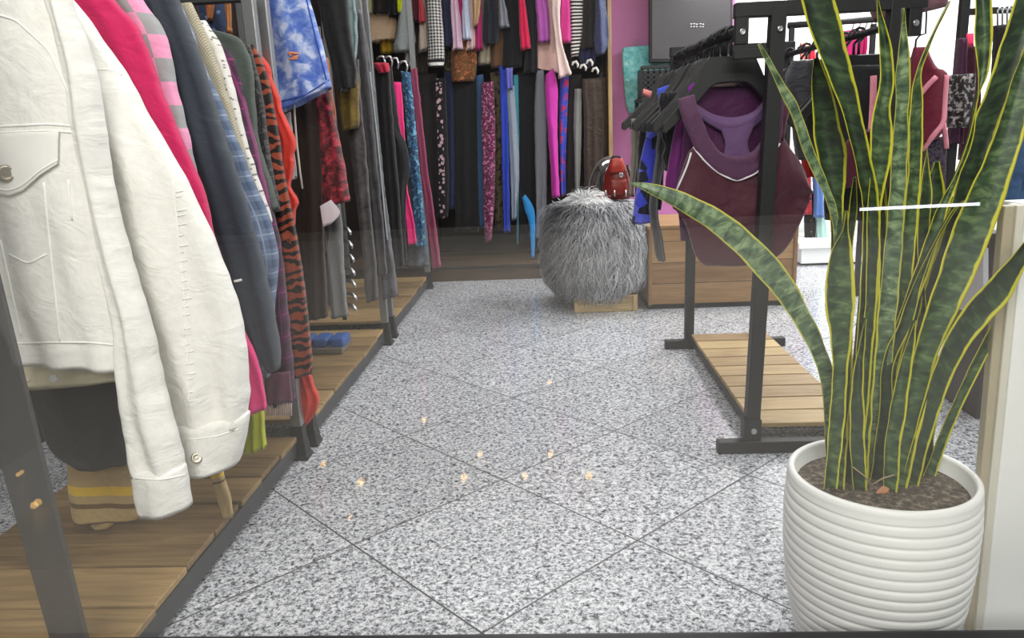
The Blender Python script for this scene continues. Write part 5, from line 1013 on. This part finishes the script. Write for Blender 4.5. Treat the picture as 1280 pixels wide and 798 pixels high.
leaf(0, .07, .07, [(1112, 612, 1140, 612), (1122, 520, 1150, 520), (1130, 450, 1156, 450), (1142, 400, 1160, 400), (1152, 360, 1156, 358)], seed=23)
leaf(1, -.04, -.06, [(1036, 612, 1056, 612), (1040, 540, 1060, 540), (1046, 480, 1066, 480), (1052, 430, 1066, 428), (1060, 395, 1063, 392)], seed=24)
leaf(0, .06, .10, [(1070, 612, 1104, 612), (1074, 480, 1112, 480), (1078, 380, 1116, 380), (1080, 300, 1112, 300), (1086, 240, 1108, 240), (1094, 195, 1100, 192)], seed=31)
leaf(0, .09, .12, [(1100, 612, 1140, 612), (1112, 480, 1158, 480), (1124, 390, 1170, 390), (1138, 310, 1178, 310), (1152, 250, 1182, 250), (1168, 205, 1174, 202)], seed=32)
for k, q in enumerate(([(1094, 612), (1080, 595), (1066, 584)], [(1090, 606), (1104, 598), (1118, 594)])):
    bm = bmesh.new(); add_tube(bm, [at_y(x, y, PY-.07) for x, y in q], .0018, 5); bmobj('dry_stem', bm, solid('dry_straw', '#8e7f5c', .8), pl, True)
dl = thing('dry_leaf', at_y(1104, 618, 1.44), 'small curled brown dry leaf lying on the pot soil', 'leaf')
c = at_y(1104, 617, 1.475); c.z = max(c.z, .405)
sheet('blade', [((c.x-.014, 1.475, c.z), (c.x-.012, 1.475, c.z+.006)), ((c.x-.002, 1.475, c.z-.002), (c.x, 1.475, c.z+.016)), ((c.x+.012, 1.475, c.z), (c.x+.012, 1.475, c.z+.010))], t=.004, mat=solid('dry_brown', '#b07a55', .7), parent=dl, folds=1, amp=.002, n=12)

# ------------------------------------------------------------------ added glint bulbs, and a strip lamp across the passage, mirrored in the pane
def lampm(name, col, s):
    t = NT(name); e = t.n('ShaderNodeEmission', I={'Color': (*col, 1), 'Strength': s}); t.t.links.new(e.outputs[0], t.out.inputs['Surface']); t.t.nodes.remove(t.b); return t.m
def mirrored(px, py, depth):     # the place across the passage whose reflection shows at this point of the pane
    p = at_y(px, py, 2*GY+depth); return Vector((p.x, 2*GY-p.y, p.z))
sl = thing('glint_bulbs', (0, .3, 0), 'made-up small warm bulbs outside the window, added to mirror as glints over the floor', 'lights')  # invented bulbs on the outside floor, added only for the warm glints
ML = lampm('warm_glint', (1, .60, .18), 8)
bl = [(404, 580, 5), (451, 603, 7), (580, 597, 8), (736, 595, 8), (656, 595, 5), (688, 568, 5), (600, 568, 5), (530, 525, 5), (687, 478, 5), (437, 647, 3), (45, 630, 6), (25, 592, 4)]
for x, y, r in bl:
    p = at_z(x, y, .03); p.y = 2*GY-p.y; bm = bmesh.new(); bmesh.ops.create_icosphere(bm, subdivisions=2, radius=.0021*min(r, 6), matrix=Matrix.Translation(p)); bmobj('glint_bulb', bm, ML, sl, True)
ls = thing('led_strip_light', mirrored(1150, 258, 5.2), 'white strip lamp across the passage, mirrored over the plant', 'lamp')
a, b = mirrored(1075, 262, 5.2), mirrored(1224, 255, 5.2); bm = bmesh.new(); add_bar(bm, a, b, .02, .03); bmobj('tube', bm, lampm('cool_tube', (.86, .88, 1), 14), ls)
bm = bmesh.new(); add_bar(bm, a+Vector((0, -.03, .02)), b+Vector((0, -.03, .02)), .04, .08); bmobj('housing', bm, M_dgrey, ls)
